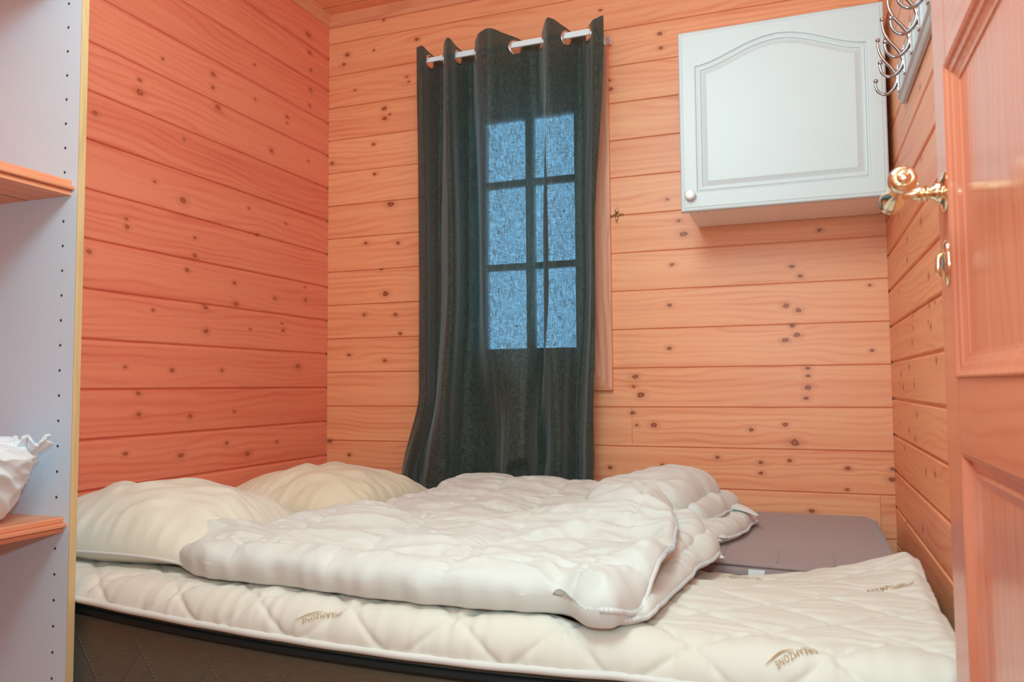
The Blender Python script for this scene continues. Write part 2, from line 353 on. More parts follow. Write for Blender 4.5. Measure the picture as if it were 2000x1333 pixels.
def plank(parent, frame, u0, u1, z0, P, g, c, knots, mat, depth=.010, name='plank', sc_=1.0, nv=8):
    """one board; frame(u, n, z) -> world; n = out of the wall into the room; g = recessed joint at its top edge"""
    nu = max(2, int((u1-u0)/.018))
    U = np.linspace(u0, u1, nu+1)
    zs = [0]+list(np.linspace(c, P-g-c, nv+1))+[P-g]
    prof = [(-depth, 0)]+[(-c*.8 if i in (0, len(zs)-1) else 0, z) for i, z in enumerate(zs)]+[(-depth, P-g), (-depth, P)]
    ks = [k for k in knots if z0-.02 < k[1] < z0+P+.02 and u0-.1 < k[0] < u1+.1]
    rr = random.Random(int(z0*1000)+int(u0*77)); tone = rr.random(); uo = rr.random()*20
    V = []; F = []
    npf = len(prof)
    for uu in U:
        for n, z in prof: V.append(frame(uu, n, z0+z))
    me_w = []; me_k = []
    def addf(q, uvs, kk):
        F.append(q)
        for (uu, z) in uvs:
            me_w.append((uu+uo, z+tone*3.1, tone))
            if kk is None: me_k.append((50, 50, 0))
            else:
                r0 = (.0034+.0018*kk[2])*sc_; me_k.append(((uu-kk[0])/(r0*1.2), (z0+z-kk[1])/(r0*.8), 0))
    for i in range(nu):
        um = (U[i]+U[i+1])/2
        for j in range(npf-1):
            zm = (prof[j][1]+prof[j+1][1])/2+z0
            kk = min(ks, key=lambda k: math.hypot((um-k[0])*.8, (zm-k[1]))/(.010+.0022*k[2])) if ks else None
            addf((i*npf+j, (i+1)*npf+j, (i+1)*npf+j+1, i*npf+j+1), [(U[i], prof[j][1]), (U[i+1], prof[j][1]), (U[i+1], prof[j+1][1]), (U[i], prof[j+1][1])], kk)
    # end caps
    for i in (0, nu):
        q = [i*npf+j for j in range(npf)]; F.append(tuple(q))
        for j in range(npf): me_w.append((U[i]+uo, prof[j][1]+tone*3.1, tone)); me_k.append((50, 50, 0))
    me = bpy.data.meshes.new(name); me.from_pydata(V, [], F)
    a = me.attributes.new('wpos', 'FLOAT_VECTOR', 'CORNER'); a.data.foreach_set('vector', np.array(me_w, np.float32).ravel())
    b = me.attributes.new('kn', 'FLOAT_VECTOR', 'CORNER'); b.data.foreach_set('vector', np.array(me_k, np.float32).ravel())
    bm = bmesh.new(); bm.from_mesh(me); bmesh.ops.recalc_face_normals(bm, faces=bm.faces); bm.to_mesh(me); bm.free()
    return link(name, me, mat, parent)
def randknots(seed, u0, u1, z0, z1, per):
    rr = random.Random(seed); out = []
    for _ in range(per): out.append((rr.uniform(u0, u1), rr.uniform(z0, z1), rr.choice((1, 1, 2, 2, 3))))
    return out

# back wall, with the window opening
HX0, HX1, HZ0, HZ1 = .605, 1.125, .920, 2.016
wb = empty('wall_back', (0, 0, 0), kind='structure')
bm = bmesh.new()
box(bm, -.1, HX0, .016, .13, 0, RC); box(bm, HX1, RW+.1, .016, .13, 0, RC)
box(bm, HX0, HX1, .016, .13, 0, HZ0); box(bm, HX0, HX1, .016, .13, HZ1, RC)
bmo('backing', bm, M_pineX, wb)
FB = lambda uu, n, z: (uu, -n, z)
P = .137; zb0 = 2.2904
KB = KN_B+[(1.62, .30, 2), (.5, .3, 2)]
joints = {-1: [1.245], 0: [], 11: [1.251], 13: [2.036]}
for k in range(-1, 17):
    ztop = zb0-P*k; z0 = ztop-P
    if k == -1: ztop = RC+.02
    if z0 < -.01: break
    h = ztop-z0
    cuts = [0.0]+joints.get(k, [])+[RW]
    if 2 <= k <= 9: spans = [(0, .575), (1.155, RW)]
    else: spans = [(a+(0.0008 if i else 0), b) for i, (a, b) in enumerate(zip(cuts[:-1], cuts[1:]))]
    for a, b in spans: plank(wb, FB, a, b, z0, h, .0036, .0022, KB, M_pine, .006)

# left wall
wl = empty('wall_left', (0, FY, 0), kind='structure')
bx('backing', -.12, -.016, FY, .0, 0, RC, M_pineY, wl, 0)
FL = lambda uu, n, z: (n, uu, z)
zl0 = 1.9565
KL = KN_L+randknots(3, -2.3, -1.7, .1, 2.3, 30)
for k in range(-3, 15):
    z0 = zl0-P*k-P
    if z0 < -.02 or z0 > RC: continue
    h = min(P, RC+.02-z0)
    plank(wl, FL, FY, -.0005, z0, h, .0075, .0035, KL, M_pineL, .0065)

# right wall
wr = empty('wall_right', (RW, FY, 0), kind='structure')
bx('backing', RW+.016, RW+.13, FY, .0, 0, RC, M_pineY, wr, 0)
FR_ = lambda uu, n, z: (RW-n, uu, z)
PR = .1129; zr0 = 1.2662
KR = KN_R+randknots(5, -1.5, -.2, .1, 2.3, 40)
for k in range(-10, 11):
    z0 = zr0-PR*k-PR
    if z0 < -.02 or z0 > RC-.02: continue
    h = min(PR, RC+.02-z0)
    plank(wr, FR_, FY, -.0005, z0, h, .0065, .0035, KR, M_pine, .007, sc_=1.1)

# front wall with the doorway, and the hall behind it
wf = empty('wall_front', (0, FY, 0), kind='structure')
DX0, DX1, DZ = 1.16, 2.03, 2.04
bm = bmesh.new(); box(bm, -.1, DX0, FY-.09, FY-.012, 0, RC); box(bm, DX1, RW+.1, FY-.09, FY-.012, 0, RC); box(bm, DX0, DX1, FY-.09, FY-.012, DZ, RC)
bmo('backing', bm, M_pineX, wf)
FF = lambda uu, n, z: (uu, FY-.0+n-.002, z)
for k in range(0, 18):
    z0 = RC-.13*(k+1)
    if z0 < -.01: break
    if z0 > DZ: plank(wf, FF, 0, RW, z0, .13, .004, .002, [], M_pine, nv=2)
    else:
        plank(wf, FF, 0, DX0, z0, .13, .004, .002, [], M_pine, nv=2); plank(wf, FF, DX1, RW, z0, .13, .004, .002, [], M_pine, nv=2)
wh = empty('wall_hall', (1, -3, 0), kind='structure')
bx('backing', .55, .67, -4.0, FY-.09, 0, RC, M_pineY, wh, 0)
bx('backing', 2.3, 2.42, -4.0, FY-.09, 0, RC, M_pineY, wh, 0)
bx('backing', .55, 2.42, -4.12, -4.0, 0, RC, M_pineX, wh, 0)

fl_ = tag(bx('floor', -.12, 2.42, -4.12, .13, -.06, 0, M_plain_floor, None, 0), kind='structure')
ce = empty('ceiling', (0, 0, RC), kind='structure')
bx('backing', -.12, 2.42, -4.12, .13, RC+.022, RC+.08, M_pineX, ce, 0)
FC = lambda uu, n, z: (uu, z, RC+.012-n)
for k in range(0, 19):
    y1 = -.062-.12*k+.1
    plank(ce, FC, 0.0, RW, y1-.12, .12, .006, .002, randknots(90+k, 0, 2, y1-.12, y1, 4), M_pine, nv=4)
# cove trims under the ceiling
def cove(name, p0, p1, d, mat):
    """p0->p1 at wall/ceiling corner, d = inward direction"""
    p0, p1, d = Vector(p0), Vector(p1), Vector(d); prof = [(0, 0), (.030, 0), (.030, -.006), (.022, -.014), (.012, -.024), (.009, -.040), (0, -.043)]
    V = []
    for p in (p0, p1):
        for a, z in prof: V.append(p+d*a+Vector((0, 0, z)))
    n = len(prof); F = [(i, (i+1) % n, n+(i+1) % n, n+i) for i in range(n)]+[tuple(range(n)), tuple(range(n, 2*n))[::-1]]
    return tag(pyd(name, V, F, mat, None), kind='structure')
cove('trim_1', (0, -.0, RC+.012), (RW, -.0, RC+.012), (0, -1, 0), M_pineX)
cove('trim_2', (0, FY, RC+.012), (0, -.0, RC+.012), (1, 0, 0), M_pineY)
cove('trim_3', (RW, FY, RC+.012), (RW, -.0, RC+.012), (-1, 0, 0), M_pineY)

# ------------------------------------------------------------------ window
wn = empty('window_1', (.864, 0, .92), kind='structure')
CX0, CX1, CZ0, CZ1, CW = .543, 1.187, .842, 2.098, .062
def mitre(name, a, b, c, d, y0, y1, mat):
    V = [(p[0], y, p[1]) for y in (y0, y1) for p in (a, b, c, d)]
    bm = bmesh.new(); vs_ = [bm.verts.new(v) for v in V]
    for q in ((0, 1, 2, 3), (7, 6, 5, 4), (0, 4, 5, 1), (1, 5, 6, 2), (2, 6, 7, 3), (3, 7, 4, 0)): bm.faces.new([vs_[i] for i in q])
    return bmo(name, bm, mat, wn, bevel=.0015)
o_ = [(CX0, CZ0), (CX1, CZ0), (CX1, CZ1), (CX0, CZ1)]; i_ = [(CX0+CW, CZ0+CW), (CX1-CW, CZ0+CW), (CX1-CW, CZ1-CW), (CX0+CW, CZ1-CW)]
for k, mt in ((0, M_pineX), (1, M_pineZ), (2, M_pineX), (3, M_pineZ)):
    j = (k+1) % 4; mitre('casing', o_[k], o_[j], i_[j], i_[k], -.018, -.0005, mt)
HXa, HXb, HZa, HZb = HX0, HX1, .905, HZ1
bx('lining', HXa-.012, HXa+.008, -.010, .128, .905, 2.035, M_pineZ, wn)
bx('lining', HXb-.008, HXb+.012, -.010, .128, .905, 2.035, M_pineZ, wn)
bx('lining', HXa+.008, HXb-.008, -.010, .128, .907, .925, M_pineX, wn)
bx('lining', HXa+.008, HXb-.008, -.010, .128, 2.012, 2.035, M_pineX, wn)
SX0, SX1, SZ0, SZ1 = HXa+.010, HXb-.010, .927, 2.010
GX0, GX1, GZ0, GZ1 = .685, 1.043, 1.000, 1.885
fr = empty('sash', (0, 0, 0)); fr.parent = wn; fr.location = Vector((0, 0, 0))-wn.location
M_sash = plain('white_sash', (.62, .60, .58), .5)
bm = bmesh.new()
box(bm, SX0, GX0, .035, .080, SZ0, SZ1); box(bm, GX1, SX1, .035, .080, SZ0, SZ1)
box(bm, GX0, GX1, .035, .080, SZ0, GZ0); box(bm, GX0, GX1, .035, .080, GZ1, SZ1)
bmo('window_frame', bm, M_sash, fr)
mz = [1.313, 1.634]
bx('muntin', .849, .879, .040, .075, GZ0, GZ1, M_sash, fr, .001)
for z in mz: bx('muntin', GX0, GX1, .041, .074, z-.012, z+.012, M_sash, fr, .001)
for a, b in ((GX0, .849), (.879, GX1)):
    for c, d in ((GZ0, mz[0]-.012), (mz[0]+.012, mz[1]-.012), (mz[1]+.012, GZ1)):
        bx('pane', a, b, .055, .059, c, d, M_glass, fr, 0)
bx('latch', 1.098, 1.112, -.004, .034, .945, .952, M_chrome, wn, .001)
lathe('latch', (1.105, -.004, .948), (0, -1, 0), [(0, .006), (.008, .006), (.010, .003)], M_chrome, wn, 10)
# ------------------------------------------------------------------ bed: two mattresses side by side, a topper on the front one
BX0, BX1 = .012, 2.035
def zsag(x): return np.where(x < 1.18, .381+.050*(x-1.18)**2, .381+np.minimum(.085*(x-1.18)**2, .010))

def mattress(name, x0, x1, y0, y1, z0, z1, rad, mat, label, cat, parent=None, nx=60, sagf=None, topf=None):
    """rounded box with a soft top; cross-section swept along x"""
    R_ = rad
    prof = []                     # (y, z) loop
    for cy, cz, a0 in ((y0+R_, z1-R_, PI), (y1-R_, z1-R_, PI/2), (y1-R_, z0+R_, 0), (y0+R_, z0+R_, -PI/2)):
        seg = []
        for k in range(7):
            a = a0-k*PI/12; seg.append((cy+R_*math.cos(a), cz+R_*math.sin(a)))
        if prof and a0 == PI/2:   # dense top
            p0 = prof[-1]; q0 = seg[0]
            for t in np.linspace(0, 1, 26)[1:-1]: prof.append((p0[0]+(q0[0]-p0[0])*t, z1))
        prof += seg
    prof = np.array(prof); n = len(prof)
    xs = np.r_[x0, x0+R_*.3, x0+R_, np.linspace(x0+R_, x1-R_, nx)[1:-1], x1-R_, x1-R_*.3, x1]
    ins = np.r_[R_, R_*.3, 0, np.zeros(nx-2), 0, R_*.3, R_]
    yc, zc = (y0+y1)/2, (z0+z1)/2; V = []
    for xx, i in zip(xs, ins):
        sy = 1-i/((y1-y0)/2); sz = 1-i/((z1-z0)/2)
        for y, z in prof:
            Y = yc+(y-yc)*sy; Z = zc+(z-zc)*sz
            if topf is not None and z > zc: Z += topf(xx, Y)*(z-zc)/(z1-zc)
            if sagf is not None: Z += float(sagf(xx))*(z-z0)/(z1-z0)
            V.append((xx, Y, Z))
    F = [(i*n+j, (i+1)*n+j, (i+1)*n+(j+1) % n, i*n+(j+1) % n) for i in range(len(xs)-1) for j in range(n)]
    F += [tuple(range(n)), tuple((len(xs)-1)*n+k for k in range(n))[::-1]]
    o = pyd(name, V, F, mat, parent, True, auto=math.radians(60))
    return o

# grey mattress at the back
gm = empty('mattress', (1.0, -.42, 0), 'mauve-grey cloth mattress at the back of the bed, partly bare beside the right wall', 'mattress')
GT = .448
def gtop(x, y): return -.010*min(1., max(0., (-.655-y)/.13))
mattress('mattress_body', BX0, 2.02, -.785, -.030, .22, GT, .030, M_grey, None, None, gm, topf=gtop)
# welt along the front edge
xs = np.linspace(BX0+.03, 1.99, 60)
tube('piping', [(x, -.779, GT-.018+.0035*math.sin(x*9)) for x in xs], .0045, M_grey, gm, 6)
tube('piping', [(2.016, y, GT-.016) for y in np.linspace(-.76, -.06, 30)], .0045, M_grey, gm, 6)
for x in (1.50, 1.625, 1.75, 1.875):
    tube('seam', [(x, y, GT+gtop(x, y)+.0004) for y in np.linspace(-.765, -.655, 10)], .0018, M_grey, gm, 5)
bx('label', 1.685, 1.722, -.790, -.786, .404, .4235, M_label, gm, .0005, 'small white sewn-in label')
bx('base', BX0, 2.02, -.78, -.035, .02, .215, M_brown, gm, .01)

# front box mattress
fm = empty('box_mattress', (1.0, -1.14, 0), 'brown marl box mattress with diamond stitching under the white topper', 'mattress')
FMY0, FMY1 = -1.468, -.795
def sweepx(name, prof, mat, parent, nx=60, label=None, smooth=True):
    xs = np.linspace(BX0, BX1-.015, nx); V = []; n = len(prof)
    for x in xs:
        dz = float(zsag(x))
        for y, z in prof: V.append((x, y, z+dz))
    F = [(i*n+j, (i+1)*n+j, (i+1)*n+(j+1) % n, i*n+(j+1) % n) for i in range(nx-1) for j in range(n)]
    F += [tuple(range(n)), tuple((nx-1)*n+k for k in range(n))[::-1]]
    return pyd(name, V, F, mat, parent, smooth, label, auto=math.radians(50))
body = [(FMY0, -.35), (FMY0-.004, -.30), (FMY0-.004, -.05), (FMY0, -.036), (FMY0+.006, -.033), (FMY1, -.033), (FMY1, -.35)]
sweepx('mattress_body', body, M_brown, fm, label='brown quilted side')
sweepx('edge_band', [(FMY0-.003, -.012), (FMY0-.005, -.008), (FMY0-.003, -.003), (FMY1, -.003), (FMY1, -.012)], M_strip, fm, label='grey-green cloth edge band')
sweepx('edge_cord', [(FMY0+.006, -.0328), (FMY0-.007, -.028), (FMY0-.011, -.022), (FMY0-.008, -.015), (FMY0+.004, -.0122), (FMY1, -.0122), (FMY1, -.0328)], M_black, fm, label='black welt below the band')
# diamond stitching: broken thread lines on the side
V = []; F = []
for d in (1, -1):
    for k in range(-3, 22):
        xa = k*.175
        for q in range(0, 44):
            t0 = q/44; t1 = t0+.6/44
            pts = []
            for t in (t0, t1):
                x = xa+d*t*.20+(0 if d > 0 else .20); z = -.055-.28*t
                pts.append((x, FMY0-.0052, z+float(zsag(x))))
            if not (BX0+.01 < pts[0][0] < BX1-.03): continue
            v, ff = tubeVF(pts, .0009, 3, off=len(V)); V += v; F += ff
o = pyd('stitching', V, F, M_thread, fm, label='thin pale diamond stitching'); o['kind'] = 'stuff'

# topper --------------------------------------------------------------------------------------------
TY1, TYF, TZ, TR = -.800, -1.488, .458, .062
TA = (-TYF)-.800-TR            # flat length
def topper_prof(s, x):
    """arc-length s from the back edge -> (y, z, ny, nz), vectorised"""
    s = np.asarray(s, float); zb = zsag(x)+.010
    flat = s < TA; arc = (s >= TA) & (s < TA+TR*PI/2*.9)
    a = np.clip((s-TA)/(TR*.9), 0, PI/2)
    rz = TR*.9
    y = np.where(flat, TY1-s, TYF+TR-TR*np.sin(a)); z = np.where(flat, TZ, TZ-rz+rz*np.cos(a))
    ex = np.clip(s-(TA+TR*.9*PI/2), 0, 1)
    z = z-ex; z = np.maximum(z, zb-.0)
    return y, z, np.where(flat, 0, -np.sin(a)), np.where(flat, 1, np.cos(a))
def topper_disp(x, s):
    w1 = .022*pn(x*3, s*3, 3); w2 = .022*pn(x*3, s*3, 4)
    q = .205; a = (x+s*1.25+w1)/q; b = (x-s*1.25+w2)/q
    da = np.abs(a-np.round(a))*q*.62; db = np.abs(b-np.round(b))*q*.62
    seam = np.exp(-(da/.006)**2)+np.exp(-(db/.006)**2)
    near = np.exp(-da/.030)+np.exp(-db/.030)
    puff = np.minimum(1, np.sqrt(np.minimum(da, db)/.05))
    top = 1-sst(s, .58, .66)
    wr1 = (pn(x*4.5+pn(x*2, s*5)*.8, s*46, 5))*.0022+.0016*pn(x*9, s*80, 15)
    wr2 = (pn(x*34, s*7, 6)+.5*pn(x*60, s*12, 7))*.0030*near
    sidew = sst(s, .52, .62)
    return -.0026*np.minimum(seam, 1.2)+.0048*puff+top*wr1*(1.0)+(sidew*1.2+.12)*wr2+.004*pn(x*5, s*5, 8)*top
def topper_lift(x, y):
    return .030*sst(x, 1.90, 2.03)*sst(y, -1.15, -.84)+.006*sst(x, 1.98, 2.04)-.034*sst(x, 1.2, 1.5)*(1-sst(x, 1.70, 1.95))*sst(y, -1.15, -.84)
def topper_pt(x, s, h=0):
    x = np.asarray(x, float); s = np.asarray(s, float)
    y, z, ny, nz = topper_prof(s, x)
    d = topper_disp(x, s)+h
    back = 1-sst(s, 0, .03); z = z-.012*back**2
    ebx = sst(x, BX1-.03, BX1+.004); z = z-.014*ebx**2*nz
    y = y-.040*(1-sst(s, 0, .30))*(1-sst(x, 1.66, 1.90))
    return np.stack([x, y+ny*d, z+nz*d+topper_lift(x, y)*np.clip(nz, 0, 1)], -1)
tp = empty('mattress_topper', (1.0, -1.14, .39), 'white quilted mattress topper with printed brown lettering, lying on the brown mattress', 'topper')
SMAX = TA+TR*.9*PI/2+.030
nx, ns = 420, 190
xs = np.linspace(BX0, BX1+.004, nx); ss = np.r_[np.linspace(0, .56, 110), np.linspace(.56, SMAX, 81)[1:]]
X, S = np.meshgrid(xs, ss, indexing='ij'); Pt = topper_pt(X, S); ns = len(ss)
Pt[:, -1, 2] = zsag(xs)+.009; Pt[:, -1, 1] += .004
V = Pt.reshape(-1, 3).tolist(); F = gridF(nx, ns)
# underside + ends
o2 = len(V)
for x in xs: V.append((x, FMY0+.012, float(zsag(x))+.002)); V.append((x, TY1-.004, float(zsag(x))+.006))
for i in range(nx-1):
    F.append((i*ns+ns-1, (i+1)*ns+ns-1, o2+2*(i+1), o2+2*i)); F.append((o2+2*i, o2+2*i+2, o2+2*i+3, o2+2*i+1)); F.append((o2+2*i+1, o2+2*i+3, (i+1)*ns, i*ns))
for i in (0, nx-1): F.append(tuple([i*ns+j for j in range(ns)]+[o2+2*i, o2+2*i+1]))
pyd('quilted_cover', V, F, M_topper, tp, True)
V = []; F = []
pts = [(x, TYF-.003-.001*math.sin(x*40), float(zsag(x))+.0075) for x in np.linspace(BX0, BX1, 120)]
tube('piping', pts, .0068, M_hem, tp, 8, label='white corded lower edge')
# lettering --------------------------------------------------------------------
def lettering(x0, s0, x1, s1, size=.0112):
    cu = bpy.data.curves.new('tmp', 'FONT'); cu.body = 'DREAMZONE'; cu.size = size; cu.align_x = 'LEFT'; cu.resolution_u = 2; cu.space_character = 1.08
    ob = bpy.data.objects.new('tmp', cu); COL.objects.link(ob)
    dg = bpy.context.evaluated_depsgraph_get(); me0 = bpy.data.meshes.new_from_object(ob.evaluated_get(dg))
    bm = bmesh.new(); bm.from_mesh(me0); bmesh.ops.triangulate(bm, faces=bm.faces)
    bmesh.ops.subdivide_edges(bm, edges=[e for e in bm.edges if e.calc_length() > .004], cuts=1)
    vs = np.array([v.co[:2] for v in bm.verts]); fs = [[v.index for v in fc.verts] for fc in bm.faces]; bm.free()
    bpy.data.objects.remove(ob)
    w = vs[:, 0].max(); L = math.hypot(x1-x0, s1-s0); k = L/w
    # swoosh: a thin wave under the last letters, running on past them
    sw = [(w*t, -size*.8*(.18+.34*math.sin((t-.45)*PI*1.35))) for t in np.linspace(.45, 1.2, 16)]
    b = len(vs); ext = []
    for i, (a, c) in enumerate(sw):
        th = size*.085*math.sin(PI*(i+.4)/16.5); ext += [(a, c-th), (a, c+th)]
    vs = np.vstack([vs, ext])
    for i in range(15): fs.append([b+2*i, b+2*i+2, b+2*i+3, b+2*i+1])
    vs = vs*np.array([k, 1.0])
    # arched baseline
    dx, ds = (x1-x0)/L, (s1-s0)/L      # text direction; up = rot90 ccw seen from above in (x, y); y = -s
    ux, us = ds, -dx                    # in (x, s): up=(-dy, dx) with dy=-ds  -> x: ds, y: dx -> s: -dx
    arch = -.0035*np.sin(PI*np.clip(vs[:, 0]/L, 0, 1))
    X = x0+dx*vs[:, 0]+ux*(vs[:, 1]+arch); S = s0+ds*vs[:, 0]+us*(vs[:, 1]+arch)
    Pq = topper_pt(X, S, .0030)
    pyd('printed_lettering', Pq, fs, M_brownish, tp, label='small brown printed lettering with a swoosh')
lettering(1.824, .640, 1.766, .674, .0150)
lettering(1.010, .666, .935, .688)
lettering(1.712, .050, 1.650, .095, .021)
lettering(1.930, .271, 1.995, .225, .023)

# ------------------------------------------------------------------ soft sheets (duvets, folded layers)
def inside(px, py, poly):
    c = np.zeros(px.shape, bool); n = len(poly)
    for i in range(n):
        x1, y1 = poly[i-1]; x2, y2 = poly[i]
        cond = ((y1 > py) != (y2 > py)) & (px < (x2-x1)*(py-y1)/(y2-y1+1e-12)+x1); c ^= cond
    return c
def edge_dist(X, Y, poly):
    d = np.full(X.shape, 9.); n = len(poly)
    for i in range(n):
        ax, ay = poly[i-1]; bx_, by_ = poly[i]; dx, dy = bx_-ax, by_-ay
        t = np.clip(((X-ax)*dx+(Y-ay)*dy)/(dx*dx+dy*dy+1e-12), 0, 1)
        d = np.minimum(d, np.hypot(X-ax-t*dx, Y-ay-t*dy))
    return d
def sheet(name, ctrl, base, T, R_, he, mat, parent, nth=620, ns_=110, quilt=None, wr=1.0, seed=0, hem=False, extra=None, undercut=.018, seamr=None, center=None, label=None):
    out = resample(catmull(ctrl, 900, True), nth, True)
    # small wobble of the outline
    k = np.arange(nth); ang = 2*PI*k/nth
    nrm = np.stack([np.gradient(out[:, 1]), -np.gradient(out[:, 0])], 1); nrm /= np.linalg.norm(nrm, axis=1)[:, None]+1e-9
    if (np.sum(out[:, 0]*np.roll(out[:, 1], -1)-np.roll(out[:, 0], -1)*out[:, 1])) < 0: nrm = -nrm
    wob = .004*pn(out[:, 0]*9, out[:, 1]*9, seed+30)+.0010*pn(out[:, 0]*26, out[:, 1]*26, seed+31)
    out = out+nrm*wob[:, None]
    cx, cy = center if center else out.mean(0)
    s = np.r_[np.linspace(0, .80, int(ns_*.55)), .80+.20*(1-(1-np.linspace(0, 1, ns_-int(ns_*.55)+1)[1:])**1.7)]
    X = cx+(out[:, 0]-cx)[:, None]*s[None]; Y = cy+(out[:, 1]-cy)[:, None]*s[None]
    D = edge_dist(X, Y, out[::3]); D[:, -1] = 0
    t = np.clip(D/R_, 0, 1); prof = (1-(1-t)**2.1)**(1/2.1)
    Tt = T(X, Y) if callable(T) else T+0*X
    B = base(X, Y) if callable(base) else base+0*X
    HE = he(X, Y) if callable(he) else he+0*X
    Z = B+HE+(Tt-HE)*prof
    amp = .35+.65*prof
    if quilt:
        qx, qy, ox, oy, dep = quilt
        wx = X+.012*pn(X*5, Y*5, seed+1); wy = Y+.012*pn(X*5, Y*5, seed+2)
        a = np.abs((wx-ox)/qx-np.round((wx-ox)/qx))*qx; b = np.abs((wy-oy)/qy-np.round((wy-oy)/qy))*qy
        m = np.minimum(a, b)
        Z += amp*dep*(np.sqrt(np.clip(m/(min(qx, qy)*.5), 0, 1))-.75)
        pk = np.exp(-a/.028)*pn(X*10, Y*52, seed+3)+np.exp(-b/.028)*pn(X*52, Y*10, seed+4)
        Z += amp*.0034*wr*pk
    # wrinkles: warped ridged noise, long soft creases along the bed
    ux = X+.05*pn(X*4, Y*4, seed+5); uy = Y+.05*pn(X*4, Y*4, seed+6)
    r1 = ridge(ux*3.2, uy*8, seed+7); r2_ = ridge(ux*7, uy*17+ux*3, seed+8); r3 = ridge(ux*20, uy*12-ux*6, seed+9)
    Z += amp*wr*(.0105*(r1-.5)+.0042*(r2_-.5)+.0010*(r3-.5)+.0007*pn(X*34, Y*60, seed+10))
    # push the rolled edge in and out where it is steep
    push = (1-prof)*wr*(.006*pn(X*11, Y*11, seed+12)+.004*pn(X*26, Y*26, seed+13))*sst(HE, .012, .025)
    X2 = X+nrm[:, 0][:, None]*push; Y2 = Y+nrm[:, 1][:, None]*push
    if extra is not None: Z += extra(X, Y, D)
    Z = np.maximum(Z, B+.002)
    V = np.stack([X2, Y2, Z], -1).reshape(-1, 3)
    F = gridF(nth, ns_, True)
    # underside
    ub = []
    rx_, ry_2, rz_ = X2[:, -1], Y2[:, -1], Z[:, -1]; NU = 5
    for q in range(1, NU+1):
        ph = PI/2*q/NU; sc2 = undercut*(1-math.cos(ph))
        xx = rx_-nrm[:, 0]*sc2; yy = ry_2-nrm[:, 1]*sc2
        bb = base(xx, yy) if callable(base) else base+0*xx
        ub.append(np.stack([xx, yy, bb+.0005+np.maximum(rz_-bb, .002)*(1-math.sin(ph))], -1))
    o1 = len(V); V = np.vstack([V]+ub+[[[cx, cy, float(np.min(ub[-1][:, 2]))]]])
    for i in range(nth):
        j = (i+1) % nth
        F.append((i*ns_+ns_-1, o1+i, o1+j, j*ns_+ns_-1))
        for q in range(NU-1): F.append((o1+q*nth+i, o1+(q+1)*nth+i, o1+(q+1)*nth+j, o1+q*nth+j))
        F.append((o1+(NU-1)*nth+i, o1+NU*nth, o1+(NU-1)*nth+j))
    ob = pyd(name, V, F, mat, parent, True, label)
    rim = np.stack([X2[:, -1], Y2[:, -1], Z[:, -1]], -1)
    return ob, rim
def hem(rim, a, b, parent, rad=.0042, stitch=True):
    """corded hem with overlock stitches along a stretch of the rim"""
    n = len(rim); i0, i1 = int(a*n), int(b*n); pts = [rim[i % n] for i in range(i0, i1)]
    tube('hem', pts, rad, M_hem, parent, 8)
    if stitch:
        P_ = resample(np.array(pts), max(8, int(len(pts)*1.0))); V = []; F = []
        L = np.linalg.norm(np.diff(P_, axis=0), axis=1).sum(); m = int(L/.007); P_ = resample(P_, m)
        for i in range(1, m-1):
            t = Vector(P_[i+1]-P_[i-1]).normalized(); up = Vector((0, 0, 1)); sd = t.cross(up).normalized()
            c = Vector(P_[i]); rr = rad*1.06; ring = []
            for k in range(6):
                an = -PI*.15+PI*1.3*k/5; ring.append(c+rr*(math.cos(an)*sd+math.sin(an)*up))
            v, ff = tubeVF(ring, .0006, 3, off=len(V)); V += v; F += ff
        o = pyd('hem_stitching', V, F, M_stitch, parent, label='pale overlock stitches'); o['kind'] = 'stuff'
def rimfrac(rim, p):  # fraction of the rim nearest a point
    d = np.hypot(rim[:, 0]-p[0], rim[:, 1]-p[1]); return float(np.argmin(d))/len(rim)
def hem_between(rim, p, q, parent, **k):
    a, b = rimfrac(rim, p), rimfrac(rim, q)
    if b < a: b += 1
    if b-a > .5: a, b = b, a+1
    hem(rim, a, b, parent, **k)
def gau(X, Y, x, y, sx, sy, rot=0):
    c, s = math.cos(rot), math.sin(rot); dx = (X-x)*c+(Y-y)*s; dy = -(X-x)*s+(Y-y)*c
    return np.exp(-(dx/sx)**2-(dy/sy)**2)
def crease(X, Y, x0, y0, x1, y1, w):
    dx, dy = x1-x0, y1-y0; t = np.clip(((X-x0)*dx+(Y-y0)*dy)/(dx*dx+dy*dy), 0, 1)
    d = np.hypot(X-x0-t*dx, Y-y0-t*dy); return np.exp(-(d/w)**2)*np.sin(PI*np.clip(t, .08, .92))

# back duvet: flat part and a bundle of folded layers at its foot
db = empty('duvet', (1.1, -.55, .45), 'white quilted duvet at the back under the curtain, folded into a bundle near its foot', 'duvet')
def TB(X, Y): return .086+.018*gau(X, Y, .80, -.25, .22, .12)+.020*gau(X, Y, 1.0, -.30, .4, .10)-.006*sst(X, 1.1, 1.3)+.035*sst(X, 1.28, 1.42)*sst(-Y, .25, .42)
ctrlB = [(.64, -.88), (.80, -.90), (.95, -.985), (1.08, -.96), (1.24, -.84), (1.36, -.72), (1.46, -.58), (1.47, -.40), (1.38, -.25), (1.25, -.20), (1.05, -.185), (.85, -.185), (.72, -.20), (.655, -.30), (.640, -.50), (.630, -.72)]
ob, rimB = sheet('duvet_cover', ctrlB, GT+.001, TB, .060, .020, M_duvet, db, quilt=(.20, .20, .70, -.30, .016), wr=1.15, seed=1)
hem_between(rimB, (.645, -.70), (.72, -.20), db)
c1 = [(1.36, -.70), (1.50, -.66), (1.585, -.690), (1.63, -.62), (1.655, -.53), (1.668, -.42), (1.680, -.30), (1.60, -.24), (1.45, -.22), (1.33, -.30), (1.28, -.50)]
